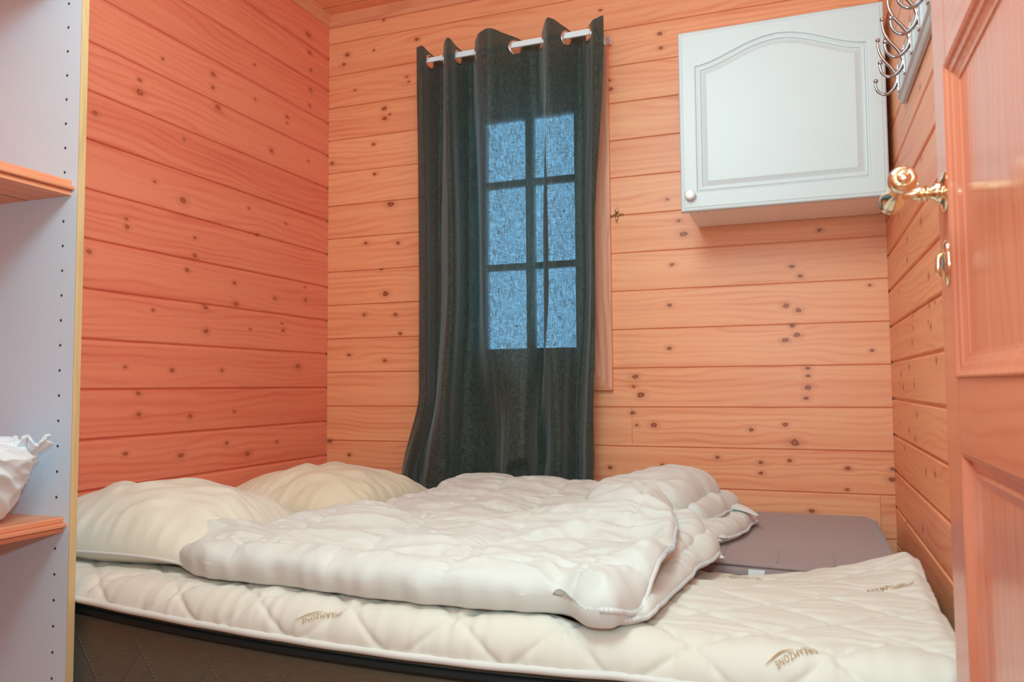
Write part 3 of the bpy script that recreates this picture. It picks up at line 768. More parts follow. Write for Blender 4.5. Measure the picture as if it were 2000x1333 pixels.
ob, rim1 = sheet('folded_layer', c1, GT+.001, .050, .035, .014, M_duvet, db, 420, 70, wr=.9, seed=3)
hem_between(rim1, (1.50, -.66), (1.68, -.31), db)
c2 = [(1.34, -.62), (1.47, -.60), (1.555, -.600), (1.59, -.50), (1.612, -.42), (1.632, -.30), (1.55, -.25), (1.42, -.25), (1.32, -.34), (1.28, -.50)]
ob, rim2 = sheet('folded_layer', c2, lambda X, Y: GT+.035+.0*X, .066, .040, .018, M_duvet, db, 420, 70, wr=.9, seed=4)
hem_between(rim2, (1.50, -.60), (1.632, -.31), db)
c3 = [(1.26, -.66), (1.40, -.665), (1.50, -.63), (1.535, -.55), (1.560, -.45), (1.585, -.36), (1.555, -.28), (1.45, -.27), (1.33, -.33), (1.24, -.48)]
ob, rim3 = sheet('folded_layer', c3, lambda X, Y: GT+.060+.0*X, lambda X, Y: .084+.030*gau(X, Y, 1.48, -.40, .12, .12), .070, .020, M_duvet, db, 420, 80, wr=1.0, seed=5)
hem_between(rim3, (1.40, -.665), (1.585, -.35), db)
# turned-out corners of the hem
for p in ((1.655, -.33, .515), (1.600, -.56, .475), (1.575, -.29, .595)):
    pass

# front duvet: lower folded layer and the big upper one
df = empty('duvet', (1.05, -1.2, .46), 'large white quilted duvet over the front of the bed, hems folded at its right end', 'duvet')
cl = [(1.22, -1.34), (1.36, -1.38), (1.48, -1.450), (1.555, -1.43), (1.578, -1.30), (1.592, -1.16), (1.602, -1.03), (1.628, -.90), (1.622, -.83), (1.57, -.78), (1.50, -.72), (1.40, -.70), (1.25, -.85), (1.15, -1.1)]
def topb(X, Y):
    return np.where(Y > -.80, GT, TZ)+.010*0+.0045
ob, riml = sheet('folded_layer', cl, lambda X, Y: TZ+.004+0*X, lambda X, Y: .042+.036*sst(Y, -1.0, -.8), .045, .014, M_duvet, df, 520, 80, wr=1.1, seed=8)
hem_between(riml, (1.49, -1.456), (1.628, -.88), df)
cm = [(1.20, -1.20), (1.40, -1.25), (1.52, -1.22), (1.562, -1.10), (1.578, -.98), (1.600, -.86), (1.560, -.75), (1.50, -.68), (1.38, -.66), (1.22, -.80)]
ob, rimm = sheet('folded_layer', cm, lambda X, Y: TZ+.030+0*X, lambda X, Y: .040+.030*sst(Y, -1.0, -.75), .04, .012, M_duvet, df, 420, 70, wr=1.1, seed=9)
hem_between(rimm, (1.53, -1.21), (1.598, -.84), df)
cu_ = [(.500, -1.325), (.55, -1.385), (.64, -1.424), (.79, -1.430), (1.03, -1.447), (1.21, -1.458), (1.33, -1.450), (1.385, -1.440), (1.420, -1.438), (1.450, -1.462), (1.490, -1.490), (1.528, -1.482), (1.550, -1.40), (1.566, -1.28), (1.562, -1.13), (1.540, -.95), (1.512, -.82), (1.498, -.72), (1.45, -.645), (1.36, -.66), (1.25, -.78), (1.12, -.90), (1.00, -.965), (.90, -.95), (.80, -.865), (.70, -.865), (.635, -.95), (.60, -1.05), (.56, -1.16), (.515, -1.25)]
def baseU(X, Y):
    rt = sst(X, 1.47, 1.55)*sst(Y, -1.42, -1.30)
    return TZ+.007+.062*rt+.022*sst(X, 1.35, 1.5)*sst(Y, -1.1, -.85)+.040*sst(-X, -.60, -.52)*sst(Y, -1.37, -1.2)
def TU(X, Y):
    t = .078-.034*sst(X, 1.46, 1.54)*sst(Y, -1.42, -1.30)
    t += .026*gau(X, Y, .74, -.955, .13, .09)                # mound by the pillow
    t += .060*gau(X, Y, 1.41, -.76, .13, .17)                # rise towards the bundle
    t += .020*gau(X, Y, 1.25, -.90, .22, .10)
    t -= .016*gau(X, Y, .98, -1.06, .16, .07)
    t += .010*gau(X, Y, 1.49, -1.36, .07, .10)
    t -= .016*gau(X, Y, 1.415, -1.42, .022, .07)
    t -= .012*crease(X, Y, 1.10, -1.32, 1.42, -1.02, .025)
    t += .010*crease(X, Y, 1.15, -1.26, 1.44, -.95, .022)
    t -= .010*crease(X, Y, 1.30, -1.30, 1.52, -1.05, .020)
    t += .010*crease(X, Y, .64, -1.12, .95, -1.02, .03)
    t -= .010*crease(X, Y, .62, -1.18, 1.05, -1.12, .018)
    t -= .012*gau(X, Y, .55, -1.33, .05, .06)
    return t
def heU(X, Y): return .034-.016*sst(X, 1.45, 1.56)*sst(Y, -1.50, -1.44)
ob, rimU = sheet('duvet_cover', cu_, baseU, TU, .062, heU, M_duvet, df, 900, 150, quilt=(.245, .21, .715, -1.36, .015), wr=1.15, seed=12, center=(1.06, -1.20))
hem_between(rimU, (1.50, -1.491), (1.498, -.73), df, rad=.0048)
# vertical pinch seams on the rolled front edge
# small turned hem tabs sticking out of the folds
def tab(name, p, q, w, mat, parent):
    p, q = Vector(p), Vector(q); d = (q-p); sd = d.cross(Vector((0, 0, 1))).normalized()*w; V = []; n = 8
    for i in range(n+1):
        t = i/n; c = p+d*t+Vector((0, 0, .004*math.sin(PI*t))); ww = (1-.80*t**1.5)
        for k in range(7):
            a = (k-3)/3; V.append(c+sd*a*ww+Vector((0, 0, .012*(1-a*a)*(1-t*.8))))
        for k in range(7):
            a = -(k-3)/3; V.append(c+sd*a*ww-Vector((0, 0, .010*(1-a*a)*(1-t*.8))))
    F = []
    for i in range(n):
        for k in range(14): F.append((i*14+k, (i+1)*14+k, (i+1)*14+(k+1) % 14, i*14+(k+1) % 14))
    F.append(tuple(range(14))[::-1]); F.append(tuple(n*14+k for k in range(14)))
    return pyd(name, V, F, mat, parent, True)
tab('hem_corner', (1.585, -.86, .472), (1.640, -.900, .470), .026, M_hem, df)
tab('hem_corner', (1.555, -.80, .505), (1.615, -.770, .490), .022, M_duvet, df)
tab('hem_corner', (1.625, -.37, .505), (1.690, -.410, .490), .030, M_duvet, db)
tab('hem_corner', (1.53, -.60, .478), (1.625, -.66, .470), .045, M_hem, db)

# ------------------------------------------------------------------ pillows
def pillow(label, mat, cx, cy, a, b, zb, ht, rot, seed, tip=1.0, lean=None, yl=.06):
    t_ = empty('pillow', (cx, cy, zb), label, 'pillow')
    n = 150; g = np.sin(np.linspace(-1, 1, n)*PI/2*.97)/math.sin(PI/2*.97); U, Vv = np.meshgrid(g, g, indexing='ij')
    pin = lambda q, e: np.clip(1-np.abs(q)**e, 0, 1)
    t = (pin(U, 2.2)**.55)*(pin(Vv, 2.2)**.55)
    xx = a*U*(1-yl*(1-Vv**2)*np.abs(U)**3); yy = b*Vv*(1-yl*(1-U**2)*np.abs(Vv)**3)
    ed = np.exp(-(1-np.maximum(np.abs(U), np.abs(Vv)))/.16)
    along = np.where(np.abs(U) > np.abs(Vv), yy, xx); rad_ = np.where(np.abs(U) > np.abs(Vv), xx, yy)
    W_ = ed*t*(.020*pn(along*34, rad_*6, seed)+.010*pn(along*70, rad_*10, seed+1))
    ux = xx+.05*pn(xx*6, yy*6, seed+2); uy = yy+.05*pn(xx*6, yy*6, seed+3)
    W_ += t*(.013*pn(ux*7, uy*8+ux*3, seed+4)+.008*pn(ux*15-uy*6, uy*13, seed+14)+.005*(ridge(ux*9-uy*5, uy*9, seed+5)-.5))
    zs = .030+.0*U                                 # seam height above the bed
    corner = (np.abs(U)*np.abs(Vv))**3
    zseam = zs*(1-.55*corner)+.012*t
    out = {}
    for side in (1, -1):
        if side > 0: z = zseam+(ht-.040)*t+W_
        else: z = zseam*(1-np.clip(t*1.6, 0, 1))+.004*0+W_*.3*(1-t)
        z = np.maximum(z, .001) if side < 0 else z
        if side > 0 and lean is not None: z = z+lean(xx, yy)*t
        out[side] = z
    c, s = math.cos(rot), math.sin(rot)
    GX = cx+c*xx-s*yy; GY = cy+s*xx+c*yy
    V = np.vstack([np.stack([GX, GY, zb+out[1]], -1).reshape(-1, 3), np.stack([GX, GY, zb+out[-1]], -1).reshape(-1, 3)])
    F = gridF(n, n); F2 = [tuple(q+n*n for q in f_)[::-1] for f_ in F]
    F = F+F2
    bd = [(i, 0) for i in range(n)]+[(n-1, j) for j in range(1, n)]+[(i, n-1) for i in range(n-2, -1, -1)]+[(0, j) for j in range(n-2, 0, -1)]
    for k in range(len(bd)):
        i, j = bd[k]; i2, j2 = bd[(k+1) % len(bd)]
        F.append((i*n+j, i*n+j+n*n, i2*n+j2+n*n, i2*n+j2))
    pyd('pillow_case', V, F, mat, t_, True)
    m = [((V[i*n+j]+V[i*n+j+n*n])/2) for i, j in bd]
    m = resample(np.array(m), 260, True)
    tube('piping', m, .0038, M_hem, t_, 8, closed=True, label='white piped seam')
    return t_
pillow('big white pillow nearest the shelf, lying crumpled on the topper', M_pillow, .305, -1.165, .288, .232, TZ+.003, .165, math.radians(3), 40, yl=.05)
pillow('cream pillow at the back against the left wall, beside the curtain', M_pillow2, .315, -.475, .287, .292, GT+.001, .150, math.radians(-3), 60, yl=.07)
# ------------------------------------------------------------------ curtain on its rod
CUR_T= [(0.483, -0.1455), (0.508, -0.152), (0.516, -0.1), (0.536, -0.0505), (0.561, -0.067), (0.584, -0.126), (0.618, -0.1715), (0.629, -0.1585), (0.634, -0.1), (0.661, -0.0505), (0.685, -0.067), (0.716, -0.126), (0.75, -0.165), (0.792, -0.1845), (0.823, -0.1455), (0.861, -0.1), (0.906, -0.056), (0.938, -0.056), (0.972, -0.113), (1.008, -0.178), (1.026, -0.165), (1.056, -0.1), (1.088, -0.0505), (1.108, -0.056), (1.139, -0.1), (1.167, -0.139), (1.206, -0.152)]
CUR_M= [(0.488, -0.139), (0.52, -0.152), (0.519, -0.1), (0.521, -0.0505), (0.541, -0.056), (0.587, -0.126), (0.63, -0.1845), (0.653, -0.1715), (0.641, -0.1), (0.648, -0.045), (0.692, -0.045), (0.719, -0.1), (0.757, -0.1715), (0.792, -0.1845), (0.834, -0.152), (0.873, -0.126), (0.912, -0.1), (0.947, -0.0835), (0.973, -0.0725), (0.977, -0.1455), (1.02, -0.1715), (1.049, -0.113), (1.064, -0.067), (1.099, -0.056), (1.126, -0.089), (1.145, -0.126), (1.161, -0.139)]
CUR_B= [(0.406, -0.126), (0.446, -0.165), (0.466, -0.139), (0.462, -0.089), (0.489, -0.1), (0.542, -0.165), (0.586, -0.1845), (0.611, -0.165), (0.614, -0.113), (0.624, -0.067), (0.66, -0.056), (0.711, -0.056), (0.756, -0.067), (0.799, -0.1), (0.838, -0.152), (0.881, -0.191), (0.918, -0.191), (0.928, -0.139), (0.927, -0.078), (0.959, -0.089), (1.003, -0.152), (1.038, -0.165), (1.046, -0.1), (1.065, -0.067), (1.098, -0.1), (1.13, -0.152), (1.146, -0.139)]
cr = empty('curtain_rod', (.83, -.10, 2.107), 'thin white metal curtain rod on small brackets above the window', 'curtain rod')
ry_ = -.100
def rodz(x): return 2.104+.010*(x-.5)
bm = bmesh.new()
def rodbox(x0, x1, h, w):
    q = [(x0, rodz(x0)), (x1, rodz(x1))]; v = []
    for x, z in q:
        for dy, dz in ((-w, -h), (w, -h), (w, h), (-w, h)): v.append(bm.verts.new((x, ry_+dy, z+dz)))
    for i in range(4): bm.faces.new((v[i], v[(i+1) % 4], v[4+(i+1) % 4], v[4+i]))
    bm.faces.new(v[:4][::-1]); bm.faces.new(v[4:])
rodbox(.560, 1.168, .0105, .005)
bmo('rod', bm, M_rod, cr, bevel=.003)
bm = bmesh.new(); rodbox(.474, .575, .0085, .0038); bmo('inner_rod', bm, M_rod, cr, bevel=.0025)
for x in (.474, 1.168):
    s_ = 1 if x > 1 else -1
    bm = bmesh.new(); z = rodz(x)-.006
    box(bm, x-.003+s_*.002, x+.003+s_*.002, -.105, -.018, z-.008, z+.010)
    box(bm, x-.003, x+.003+s_*.030+(.0 if s_ > 0 else 0), -.0215, -.0185, z-.015, z+.015)
    b = bmo('bracket', bm, M_steel, cr, bevel=.001)
    lathe('screw', (x+s_*.022, -.0215, z+.004), (0, -1, 0), [(0, .0035), (.0015, .003), (.002, 0)], M_chrome, b, 10)

ct = empty('curtain', (.83, -.11, .46), 'dark green curtain hanging on grommets before the window, daylight glowing through', 'curtain')
Tt, Mt, Bt = (catmull(q, 1200) for q in (CUR_T, CUR_M, CUR_B))
NA = 560
Tt, Mt, Bt = (np.stack([np.interp(np.linspace(0, 1199, NA), np.arange(1200), q[:, k]) for k in (0, 1)], 1) for q in (Tt, Mt, Bt))
zt, zb_ = 2.165, .464
zrows = np.r_[np.linspace(2.2, 2.02, 64), np.linspace(2.02, .464, 190)[1:]]
NZ = len(zrows)
CV = np.zeros((NA, NZ, 3))
topz = 2.100+.0135*(Tt[:, 0]-.5)*1.0+np.interp(Tt[:, 1], [-.16, -.10, -.055], [.042, .032, .018])-.014*sst(Tt[:, 0], 1.10, 1.18)
for j, z in enumerate(zrows):
    if z > 1.326: w = float(sst(np.array((2.087-z)/(2.087-1.326)), 0, 1)); q = Tt*(1-w)+Mt*w
    else:
        w1_ = float(sst(np.array((1.326-z)/(1.326-.60)), .12, 1)); w2_ = float(sst(np.array((.84-z)/.32), 0, 1))
        k_ = sst(np.arange(NA)/NA, .05, .30)[:, None]; w = w1_*k_+w2_*(1-k_); q = Mt*(1-w)+Bt*w
    CV[:, j, 0] = q[:, 0]; CV[:, j, 1] = q[:, 1]
    tz = np.clip((z-.464)/(2.2-.464), 0, 1); CV[:, j, 2] = .464+(topz-.464)*tz if False else z
# warp the rows so that the top edge follows the scallops
for j in range(64):
    t = 1-j/63; CV[:, j, 2] = 2.02+(topz-2.02)*t
AR = np.arange(NA)/NA
Zg = CV[:, :, 2]; AA = np.repeat(AR[:, None], NZ, 1)
soft = .0030*pn(AA*30, Zg*2.2, 70)+.0016*pn(AA*70, Zg*5, 71)
band = np.exp(-((Zg-(topz[:, None]-.088))/.0045)**2)        # header seam
puck = np.exp(-np.abs(Zg-(topz[:, None]-.10))/.03)*.0016*pn(AA*150, Zg*12, 72)
low = sst(1.0-Zg, .1, .5)
CV[:, :, 1] += soft+puck-.0022*band-.018*low*pn(AA*9, Zg*3.2, 74)*1.0
CV[:, :, 0] += .008*low*pn(AA*9, Zg*3, 75)
# puddle folds at the foot
foot = sst(.62-Zg, 0, .14)
CV[:, :, 1] -= foot*.022*(.5+pn(AA*14, Zg*12, 76)); CV[:, :, 1] = np.clip(CV[:, :, 1], -.30, -.032)
lim = -.172-.10*sst(Zg, .56, .70); CV[:, :, 1] = np.maximum(CV[:, :, 1], lim)
# grommets where the header passes the rod
cross = [i for i in range(5, NA-5) if (CV[i, 24, 1]-ry_)*(CV[i+1, 24, 1]-ry_) <= 0]
gr = []
for i in cross:
    if gr and abs(i-gr[-1]) < 10: continue
    gr.append(i)
cent = [(CV[i, 24, 0], ry_, rodz(CV[i, 24, 0])-.009) for i in gr]
keep = np.ones((NA-1, NZ-1), bool)
for (i, c) in zip(gr, cent):
    al = np.r_[0, np.cumsum(np.hypot(np.diff(CV[:, 24, 0]), np.diff(CV[:, 24, 1])))]
    a0 = al[i]
    am = (al[:-1]+al[1:])/2; zm = (Zg[:-1, :-1]+Zg[1:, 1:])/2
    keep &= ~((am[:, None]-a0)**2+(zm-c[2])**2 < .0215**2)
F = [(i*NZ+j, (i+1)*NZ+j, (i+1)*NZ+j+1, i*NZ+j+1) for i in range(NA-1) for j in range(NZ-1) if keep[i, j]]
pyd('curtain_cloth', CV.reshape(-1, 3), F, M_curtain, ct, True)
for i, c in zip(gr, cent):
    t = Vector((CV[i+3, 24, 0]-CV[i-3, 24, 0], CV[i+3, 24, 1]-CV[i-3, 24, 1], 0)).normalized(); nn = t.cross(Vector((0, 0, 1)))
    C0 = Vector(c); V = []; F = []; nr, ns2 = 32, 8
    for k in range(nr):
        a = 2*PI*k/nr; rd = math.cos(a)*t+math.sin(a)*Vector((0, 0, 1))
        for m in range(ns2):
            b_ = 2*PI*m/ns2; V.append(C0+rd*(.0245+.0048*math.cos(b_))+nn*.0032*math.sin(b_))
    for k in range(nr):
        for m in range(ns2): F.append((k*ns2+m, ((k+1) % nr)*ns2+m, ((k+1) % nr)*ns2+(m+1) % ns2, k*ns2+(m+1) % ns2))
    pyd('grommet', V, F, M_grommet, ct, True)

# ------------------------------------------------------------------ wall cabinet
wc = empty('wall_cabinet', (1.77, -.012, 1.40), 'white wall cabinet with one arched raised-panel door, hung beside the right wall', 'cabinet')
KX0, KX1, KZ0, KZ1, KY = 1.494, 2.062, 1.400, 1.955, -.285
bm = bmesh.new(); box(bm, KX0, KX1, KY, -.012, KZ0, KZ1)
bmo('cabinet_body', bm, M_white_body, wc, bevel=.001)
for x, y in ((1.525, -.245), (1.545, -.243), (2.02, -.05)):
    lathe('screw', (x, y, KZ0+.0005), (0, 0, -1), [(0, .0035), (.001, .003), (.0012, 0)], M_chrome, wc, 8)
DXa, DXb, DZa, DZb = 1.478, 2.064, 1.393, 1.960
# arched door face as a height field; depth by distance to the arched outline
def arch(x, lo=0.0, inset=0.0):
    t = (x-1.771)/(.245-inset); t = np.clip(t, -1, 1)
    base = 1.842-inset*.55; up = .072-inset*.05
    return base+up*(np.cos(PI*t)*.5+.5)**.80*(1-.0*t)
def outline(ins):
    xa, xb, za = 1.530+ins, 2.016-ins, 1.450+ins
    xs = np.linspace(xa, xb, 90); t = (xs-1.773)/(.243)
    zt_ = 1.846+.066*(np.cos(PI*np.clip(t, -1, 1))*.5+.5)**.85-ins*1.0
    top = [(x, z) for x, z in zip(xs, zt_)]
    return [(xa, za)]+[(xb, za)]+top[::-1]
nx_, nz_ = 300, 290
XX, ZZ = np.meshgrid(np.linspace(DXa, DXb, nx_), np.linspace(DZa, DZb, nz_), indexing='ij')
ol = outline(0); inn = inside(XX, ZZ, ol); dd = edge_dist(XX, ZZ, ol)*np.where(inn, 1, -1)
dm = dd*1000
depth = np.interp(dm, [-200, -3, -1.2, 0, 2.0, 5, 6.5, 14, 16, 30, 32, 200], [0, 0, -.6, -4.4, -6.0, -5.4, -2.8, -3.0, -7.6, -2.0, -.6, -.6])/1000
de = np.minimum(np.minimum(XX-DXa, DXb-XX), np.minimum(ZZ-DZa, DZb-ZZ))*1000
depth += np.interp(de, [0, 1.5, 4, 9, 10.2, 11.4, 300], [-6, -3.6, -2.2, -1.3, -1.8, 0, 0])/1000
YF = -.308-depth
V = np.stack([XX, YF, ZZ], -1).reshape(-1, 3).tolist(); F = gridF(nx_, nz_)
bd = [(i, 0) for i in range(nx_)]+[(nx_-1, j) for j in range(1, nz_)]+[(i, nz_-1) for i in range(nx_-2, -1, -1)]+[(0, j) for j in range(nz_-2, 0, -1)]
b0 = len(V)
for i, j in bd: V.append((XX[i, j], -.2875, ZZ[i, j]))
for k in range(len(bd)):
    i, j = bd[k]; i2, j2 = bd[(k+1) % len(bd)]; F.append((i*nz_+j, b0+k, b0+(k+1) % len(bd), i2*nz_+j2))
F.append(tuple(range(b0, b0+len(bd))))
kd = pyd('door', V, F, M_white, wc, True, auto=math.radians(40))
lathe('knob', (1.5085, -.303, 1.442), (0, -1, 0), [(0, .010), (.004, .0085), (.008, .008), (.012, .013), (.016, .0162), (.021, .0170), (.025, .0152), (.0275, .0115), (.0285, .0100), (.0282, .0085), (.0290, .005), (.0292, 0)], M_ceram, kd, 32, 'round glossy white knob')

# ------------------------------------------------------------------ coat rack on the right wall
rk = empty('coat_rack', (RW, -.95, 1.57), 'white coat rack with double chrome hooks, high on the right wall beside the cabinet', 'coat rack')
V = []; y0r, y1r = -.585, -1.40
pf = [(0, 1.560), (-.009, 1.560), (-.013, 1.566), (-.013, 1.572), (-.019, 1.576), (-.019, 1.648), (-.013, 1.652), (-.013, 1.658), (-.009, 1.664), (0, 1.664)]
for y, ins in ((y0r, .0), (y1r, .0)):
    for dx, z in pf: V.append((RW-.001+dx, y, z))
n = len(pf); F = [(i, (i+1) % n, n+(i+1) % n, n+i) for i in range(n)]+[tuple(range(n)), tuple(range(n, 2*n))[::-1]]
bm = bmesh.new(); vv = [bm.verts.new(v) for v in V]
for q in F: bm.faces.new([vv[i] for i in q])
bmo('backboard', bm, M_white, rk, bevel=.0012)
def hook(y):
    xb = RW-.020
    b = bx('hook', xb-.004, xb, y-.008, y+.008, 1.578, 1.645, M_chrome, rk, .0018)
    lo = [(xb-.003, y, 1.612), (xb-.006, y, 1.600), (xb-.012, y, 1.588), (xb-.024, y, 1.577), (xb-.038, y, 1.577), (xb-.049, y, 1.587), (xb-.053, y, 1.602), (xb-.052, y, 1.609)]
    lo = catmull(lo, 34); tube('lower_prong', lo, [.0050*(1-.45*i/33) for i in range(34)], M_chrome, b, 10)
    up_ = [(xb-.003, y, 1.606), (xb-.006, y, 1.622), (xb-.016, y, 1.640), (xb-.032, y, 1.662), (xb-.042, y, 1.684), (xb-.0450, y, 1.706), (xb-.0445, y, 1.712)]
    up_ = catmull(up_, 34); tube('upper_prong', up_, [.0048*(1-.45*i/33) for i in range(34)], M_chrome, b, 10)
    lathe('ball', (xb-.052, y, 1.606), (0, 0, 1), ballprof(.0056, 10), M_chrome, b, 16)
    lathe('ball', (xb-.0445, y, 1.709), (0, 0, 1), ballprof(.0056, 10), M_chrome, b, 16)
    for z in (1.586, 1.637): lathe('screw', (xb-.0035, y, z), (-1, 0, 0), [(0, .0034), (.0012, .003), (.0016, 0)], M_steel, b, 10)
for k in range(7): hook(-.628-.120*k)

# ------------------------------------------------------------------ brass tieback hook on the back wall
tb = empty('tieback_hook', (1.211, -.001, 1.465), 'tiny old brass tieback hook screwed to the planks between window casing and white cabinet', 'wall hook')
lathe('rosette', (1.211, -.0005, 1.468), (0, -1, 0), [(0, .009), (.002, .009), (.0035, .006), (.005, .004), (.009, .0035)], M_obrass, tb, 20)
tube('hook', [(1.211, -.006, 1.468), (1.211, -.014, 1.464), (1.210, -.024, 1.462), (1.209, -.030, 1.470), (1.210, -.030, 1.478)], [.0028, .003, .003, .0026, .0022], M_obrass, tb, 8)
lathe('finial', (1.212, -.012, 1.470), (.02, -.25, 1), [(0, .003), (.005, .0058), (.011, .0055), (.018, .003), (.021, .0018), (.0225, 0)], M_obrass, tb, 14)
lathe('finial', (1.210, -.012, 1.464), (-.05, -.1, -1), [(0, .003), (.005, .004), (.012, .0032), (.020, .0018), (.0215, 0)], M_obrass, tb, 14)
tube('crossbar', [(1.192, -.006, 1.467), (1.211, -.009, 1.468), (1.230, -.006, 1.470)], .0018, M_obrass, tb, 8)
for x, z in ((1.192, 1.467), (1.230, 1.470)): lathe('bead', (x-.003, -.006, z), (1, 0, 0), ballprof(.0034, 8), M_obrass, tb, 12)
tag(tube('cable', [(1.184, -.0025, 1.4605), (1.196, -.0022, 1.4630), (1.21, -.002, 1.4665)], .0012, M_obrass, None, 6), 'short thin wire running from the window casing to the brass hook', 'wire')

# ------------------------------------------------------------------ shelf unit at the left, end panel facing the camera
su = empty('shelf_unit', (.2, -1.8, 0), 'white melamine shelf unit with an oak-edged, drilled side panel, left of the bed', 'shelf unit')
SXF, SY = .385, -1.500
sp = bx('side_panel', .004, SXF-.002, SY-.0165, SY, .0, 2.25, M_mel, su, .0008)
bx('edge_strip', SXF-.0018, SXF, SY-.0168, SY+.0002, .0, 2.25, M_oak, su, .0003, 'oak-coloured edge strip')
bx('side_panel', .004, SXF-.002, -2.16, -2.143, .0, 2.25, M_mel, su, .0008)
bx('top_panel', .004, SXF-.002, -2.143, SY-.0167, 2.233, 2.25, M_mel, su, .0008)
for xh in (SXF-.040, .055):
    for k in range(-2, 36):
        z = 1.696-.0531*k
        if not .1 < z < 2.2: continue
        if abs(z-1.288) < .018 or abs(z-.578) < .018: continue
        lathe('peg_hole', (xh, SY-.0163, z), (0, -1, 0), [(0, .0030), (.0006, .0030), (.0007, .0024), (.0002, .0020)], M_hole, sp, 10)
def shelf(zb2, h):
    """tongue-and-groove pine board: front edge with its tongue"""
    x1 = SXF-.018; y0, y1 = -2.1428, SY-.0168
    pf = [(.006, zb2), (x1-.0, zb2), (x1, zb2+h*.26), (x1-.004, zb2+h*.30), (x1+.0075, zb2+h*.34), (x1+.0085, zb2+h*.38), (x1+.0085, zb2+h*.56), (x1+.0075, zb2+h*.60), (x1-.002, zb2+h*.62), (x1-.001, zb2+h*.66), (x1-.001, zb2+h-.002), (x1-.003, zb2+h), (.006, zb2+h)]
    V = [(x, y, z) for y in (y0, y1) for x, z in pf]; n = len(pf)
    F = [(i, (i+1) % n, n+(i+1) % n, n+i) for i in range(n)]+[tuple(range(n)), tuple(range(n, 2*n))[::-1]]
    bm = bmesh.new(); vv = [bm.verts.new(v) for v in V]
    for q in F: bm.faces.new([vv[i] for i in q])
    o = bmo('shelf', bm, M_pineY, su)
    for xx_ in (.12, .24): bx('groove', xx_-.001, xx_+.001, y0+.002, y1-.002, zb2-.0006, zb2+.001, M_hole, o, 0)
    return o
SH1, SH2 = 1.272, .563
shelf(SH1, .033); shelf(SH2, .031)
shelf(1.75, .031); shelf(.12, .031)

# ------------------------------------------------------------------ white bag on the lower shelf
zb3 = SH2+.031
bg_ = empty('bag', (.26, -1.68, zb3), 'crumpled white cloth bag standing on the lower pine shelf', 'bag')
nt_, nh = 150, 110
TH = np.linspace(0, 2*PI, nt_, endpoint=False); HH = np.linspace(0, 1, nh)
Tg, Hg = np.meshgrid(TH, HH, indexing='ij')
rad0 = np.interp(Hg, [0, .03, .12, .3, .55, .75, .88, .95, 1], [.62, .80, .90, .98, 1.08, 1.12, .98, .66, .05])
ca, sa = np.cos(Tg), np.sin(Tg)
X0, Y0 = .250+.040*Hg, -1.672+.0*Hg
rx, ry2 = .108*rad0, .118*rad0
rip = 1+.055*ridge(ca*2+Hg*3, sa*2+Hg*2, 80)*.8+.05*pn(ca*3, sa*3+Hg*7, 81)+.02*pn(ca*7, sa*7+Hg*14, 82)-.03
Xb = X0+ca*rx*rip; Yb = Y0+sa*ry2*rip
Zb = zb3+.001+Hg**.85*.165+.012*pn(ca*2, sa*2, 83)*Hg+.010*pn(ca*6, sa*6+Hg*5, 84)*Hg*(Hg < 1)
Zb = np.maximum(Zb, zb3+.001); Yb = np.minimum(Yb, SY-.0175)
V = np.stack([Xb, Yb, Zb], -1).reshape(-1, 3); F = gridF(nt_, nh, True)
F.append(tuple(i*nh for i in range(nt_))[::-1]); F.append(tuple(i*nh+nh-1 for i in range(nt_)))
pyd('bag_body', V, F, M_bag, bg_, True)
# gathered mouth: a frilled ring at the upper right
V = []; nr, ns2 = 90, 14
for k in range(nr):
    a = 2*PI*k/nr; fr_ = 1+.16*math.sin(a*9)+.10*math.sin(a*17+1)
    for m in range(ns2):
        t = m/(ns2-1); rr = (.010+.022*t**.7)*fr_; 
        p = Vector((.345+.012*t, -1.585, zb3+.138+.026*t))+Vector((math.cos(a)*rr*.9, math.sin(a)*rr, .010*math.sin(a*5)*t))
        V.append(p)
F = gridF(nr, ns2, True)
o = pyd('bag_mouth', V, F, M_bag, bg_, True, 'frilled drawstring mouth')
md = o.modifiers.new('thick', 'SOLIDIFY'); md.thickness = .002
V, F = tubeVF([(.28, -1.60, zb3+.13), (.31, -1.592, zb3+.140), (.335, -1.587, zb3+.146), (.352, -1.583, zb3+.152)], [.045, .032, .018, .009], 18)
pyd('bag_neck', V, F, M_bag, bg_, True)

# ------------------------------------------------------------------ open door with its handle
dr = empty('door_1', (2.0, -2.33, 0), kind='structure')
XF, XBk, DY0, DY1 = 2.000, 2.038, -2.33, -1.526
MY0, MY1 = -1.622, -2.234
rails = [(.01, .12), (.772, .866), (1.268, 1.36), (1.89, 2.02)]
pan = [(.12, .772), (.866, 1.268), (1.36, 1.89)]
bx('stile', XF, XBk, MY0, DY1, .01, 2.02, M_door, dr, .0025)
bx('stile', XF, XBk, DY0, MY1, .01, 2.02, M_door, dr, .0025)
for a, b in rails: bx('rail', XF, XBk, MY1+.0002, MY0-.0002, a, b, M_doorH, dr, .0012)
def frame_mould(name, y0, y1, z0, z1, prof, mat, parent):
    """prof: (inset, x) swept round the rectangle"""
    V = []; n = len(prof)
    for cy, cz, sy, sz in ((y0, z0, 1, 1), (y1, z0, -1, 1), (y1, z1, -1, -1), (y0, z1, 1, -1)):
        for i, x in prof: V.append((x, cy+sy*i, cz+sz*i))
    F = [(a*n+j, ((a+1) % 4)*n+j, ((a+1) % 4)*n+j+1, a*n+j+1) for a in range(4) for j in range(n-1)]
    return pyd(name, V, F, mat, parent, False)
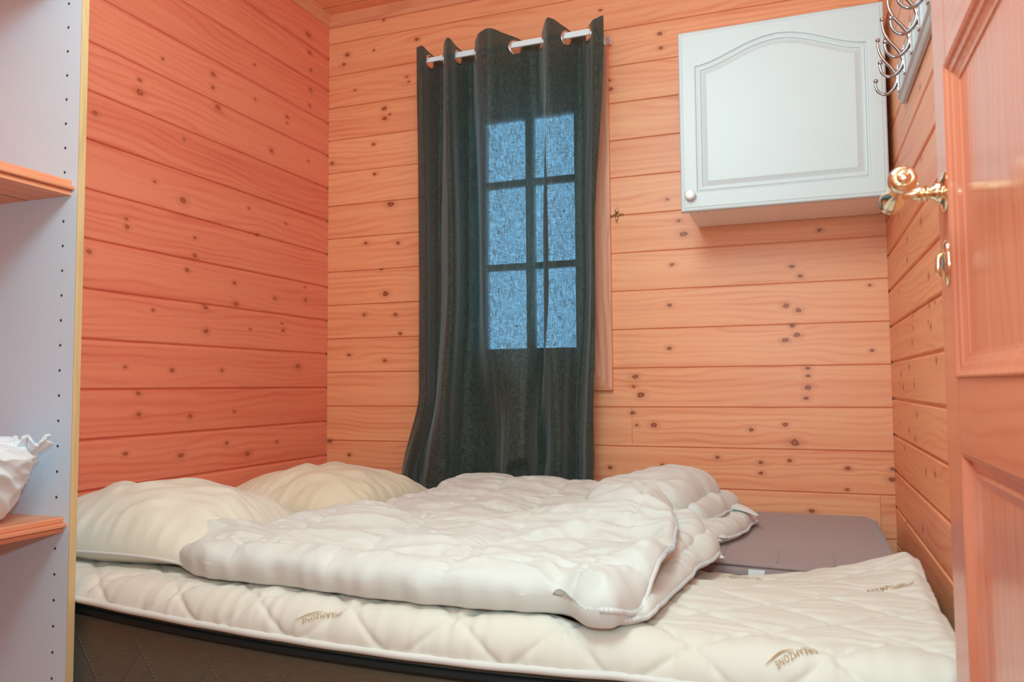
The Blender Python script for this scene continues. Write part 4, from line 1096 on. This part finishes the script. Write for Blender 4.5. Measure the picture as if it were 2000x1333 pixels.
for z0, z1 in pan:
    if z0 > .8:
        prof = [(0, XF+.001), (0, XF-.003), (.0025, XF-.004), (.007, XF-.002), (.009, XF+.001), (.016, XF+.0025), (.018, XF+.005), (.026, XF+.008), (.030, XF+.0085), (.031, XF+.011)]
        px = XF+.0105
    else:
        prof = [(0, XF), (.003, XF+.001), (.010, XF+.009), (.020, XF+.013), (.024, XF+.010), (.036, XF+.014), (.040, XF+.0145)]
        px = XF+.0140
    frame_mould('moulding', MY1, MY0, z0, z1, prof, M_door, dr)
    bx('panel', px, XBk-.008, MY1, MY0, z0, z1, M_door, dr, 0)
# handle
hz, hy = 1.110, -1.590
hd = empty('handle', (XF, hy, hz)); hd.parent = dr; hd.location = Vector((XF, hy, hz))-dr.location
lathe('rosette', (XF, hy, hz), (-1, 0, 0), [(0, .026), (.002, .0265), (.004, .025), (.0055, .020), (.007, .016), (.010, .013), (.013, .0125)], M_brass, hd, 36)
lathe('shank', (XF-.010, hy, hz), (-1, 0, 0), [(0, .0095), (.003, .0115), (.006, .0095), (.009, .0075), (.012, .0105), (.015, .0118), (.018, .0085), (.021, .0105), (.024, .0085), (.027, .0075), (.034, .0078), (.044, .0095), (.052, .0115), (.060, .0125)], M_brass, hd, 28)
lathe('lever', (XF-.066, hy+.017, hz-.009), (.06, -1, .10), [(0, .004), (.002, .010), (.006, .0145), (.010, .0150), (.013, .0135), (.016, .0145), (.020, .0155), (.026, .0140), (.034, .0120), (.050, .0085), (.066, .0085), (.078, .0110), (.084, .0125), (.086, .0118), (.090, .0140), (.096, .0168), (.102, .0175), (.107, .0160), (.110, .0125), (.1105, .0110), (.1095, .0095), (.112, .0085), (.1145, .0055), (.1155, 0)], M_brass, hd, 36)
# keyhole plate with its slot and swing cover
kp = empty('keyhole_plate', (XF, hy, 1.015)); kp.parent = dr; kp.location = Vector((XF, hy, 1.015))-dr.location
V = []; F = []
prof = [(0, 1.0), (.0025, 1.02), (.0045, .94), (.006, .80), (.0062, .60), (.0050, .45), (.0048, .0)]
for d, s in prof:
    for k in range(32):
        a = 2*PI*k/32; V.append((XF-d, hy+.0165*s*math.sin(a), 1.016+.030*s*math.cos(a)))
for i in range(len(prof)-1):
    for k in range(32): F.append((i*32+k, i*32+(k+1) % 32, (i+1)*32+(k+1) % 32, (i+1)*32+k))
pyd('plate', V, F, M_brass, kp, True, auto=math.radians(50))
bx('slot', XF-.0056, XF-.0046, hy-.002, hy+.002, 1.004, 1.022, M_hole, kp, .0003)
tube('cover', [(XF-.007, hy+.001, 1.030), (XF-.012, hy+.001, 1.022), (XF-.013, hy+.001, 1.006), (XF-.010, hy+.001, .998)], [.003, .0035, .0035, .002], M_brass, kp, 10)
# hinges
for z in (.25, 1.75): lathe('hinge', (XF+.030, DY0-.006, z), (0, 0, 1), [(0, .006), (.08, .006)], M_steel, dr, 12)
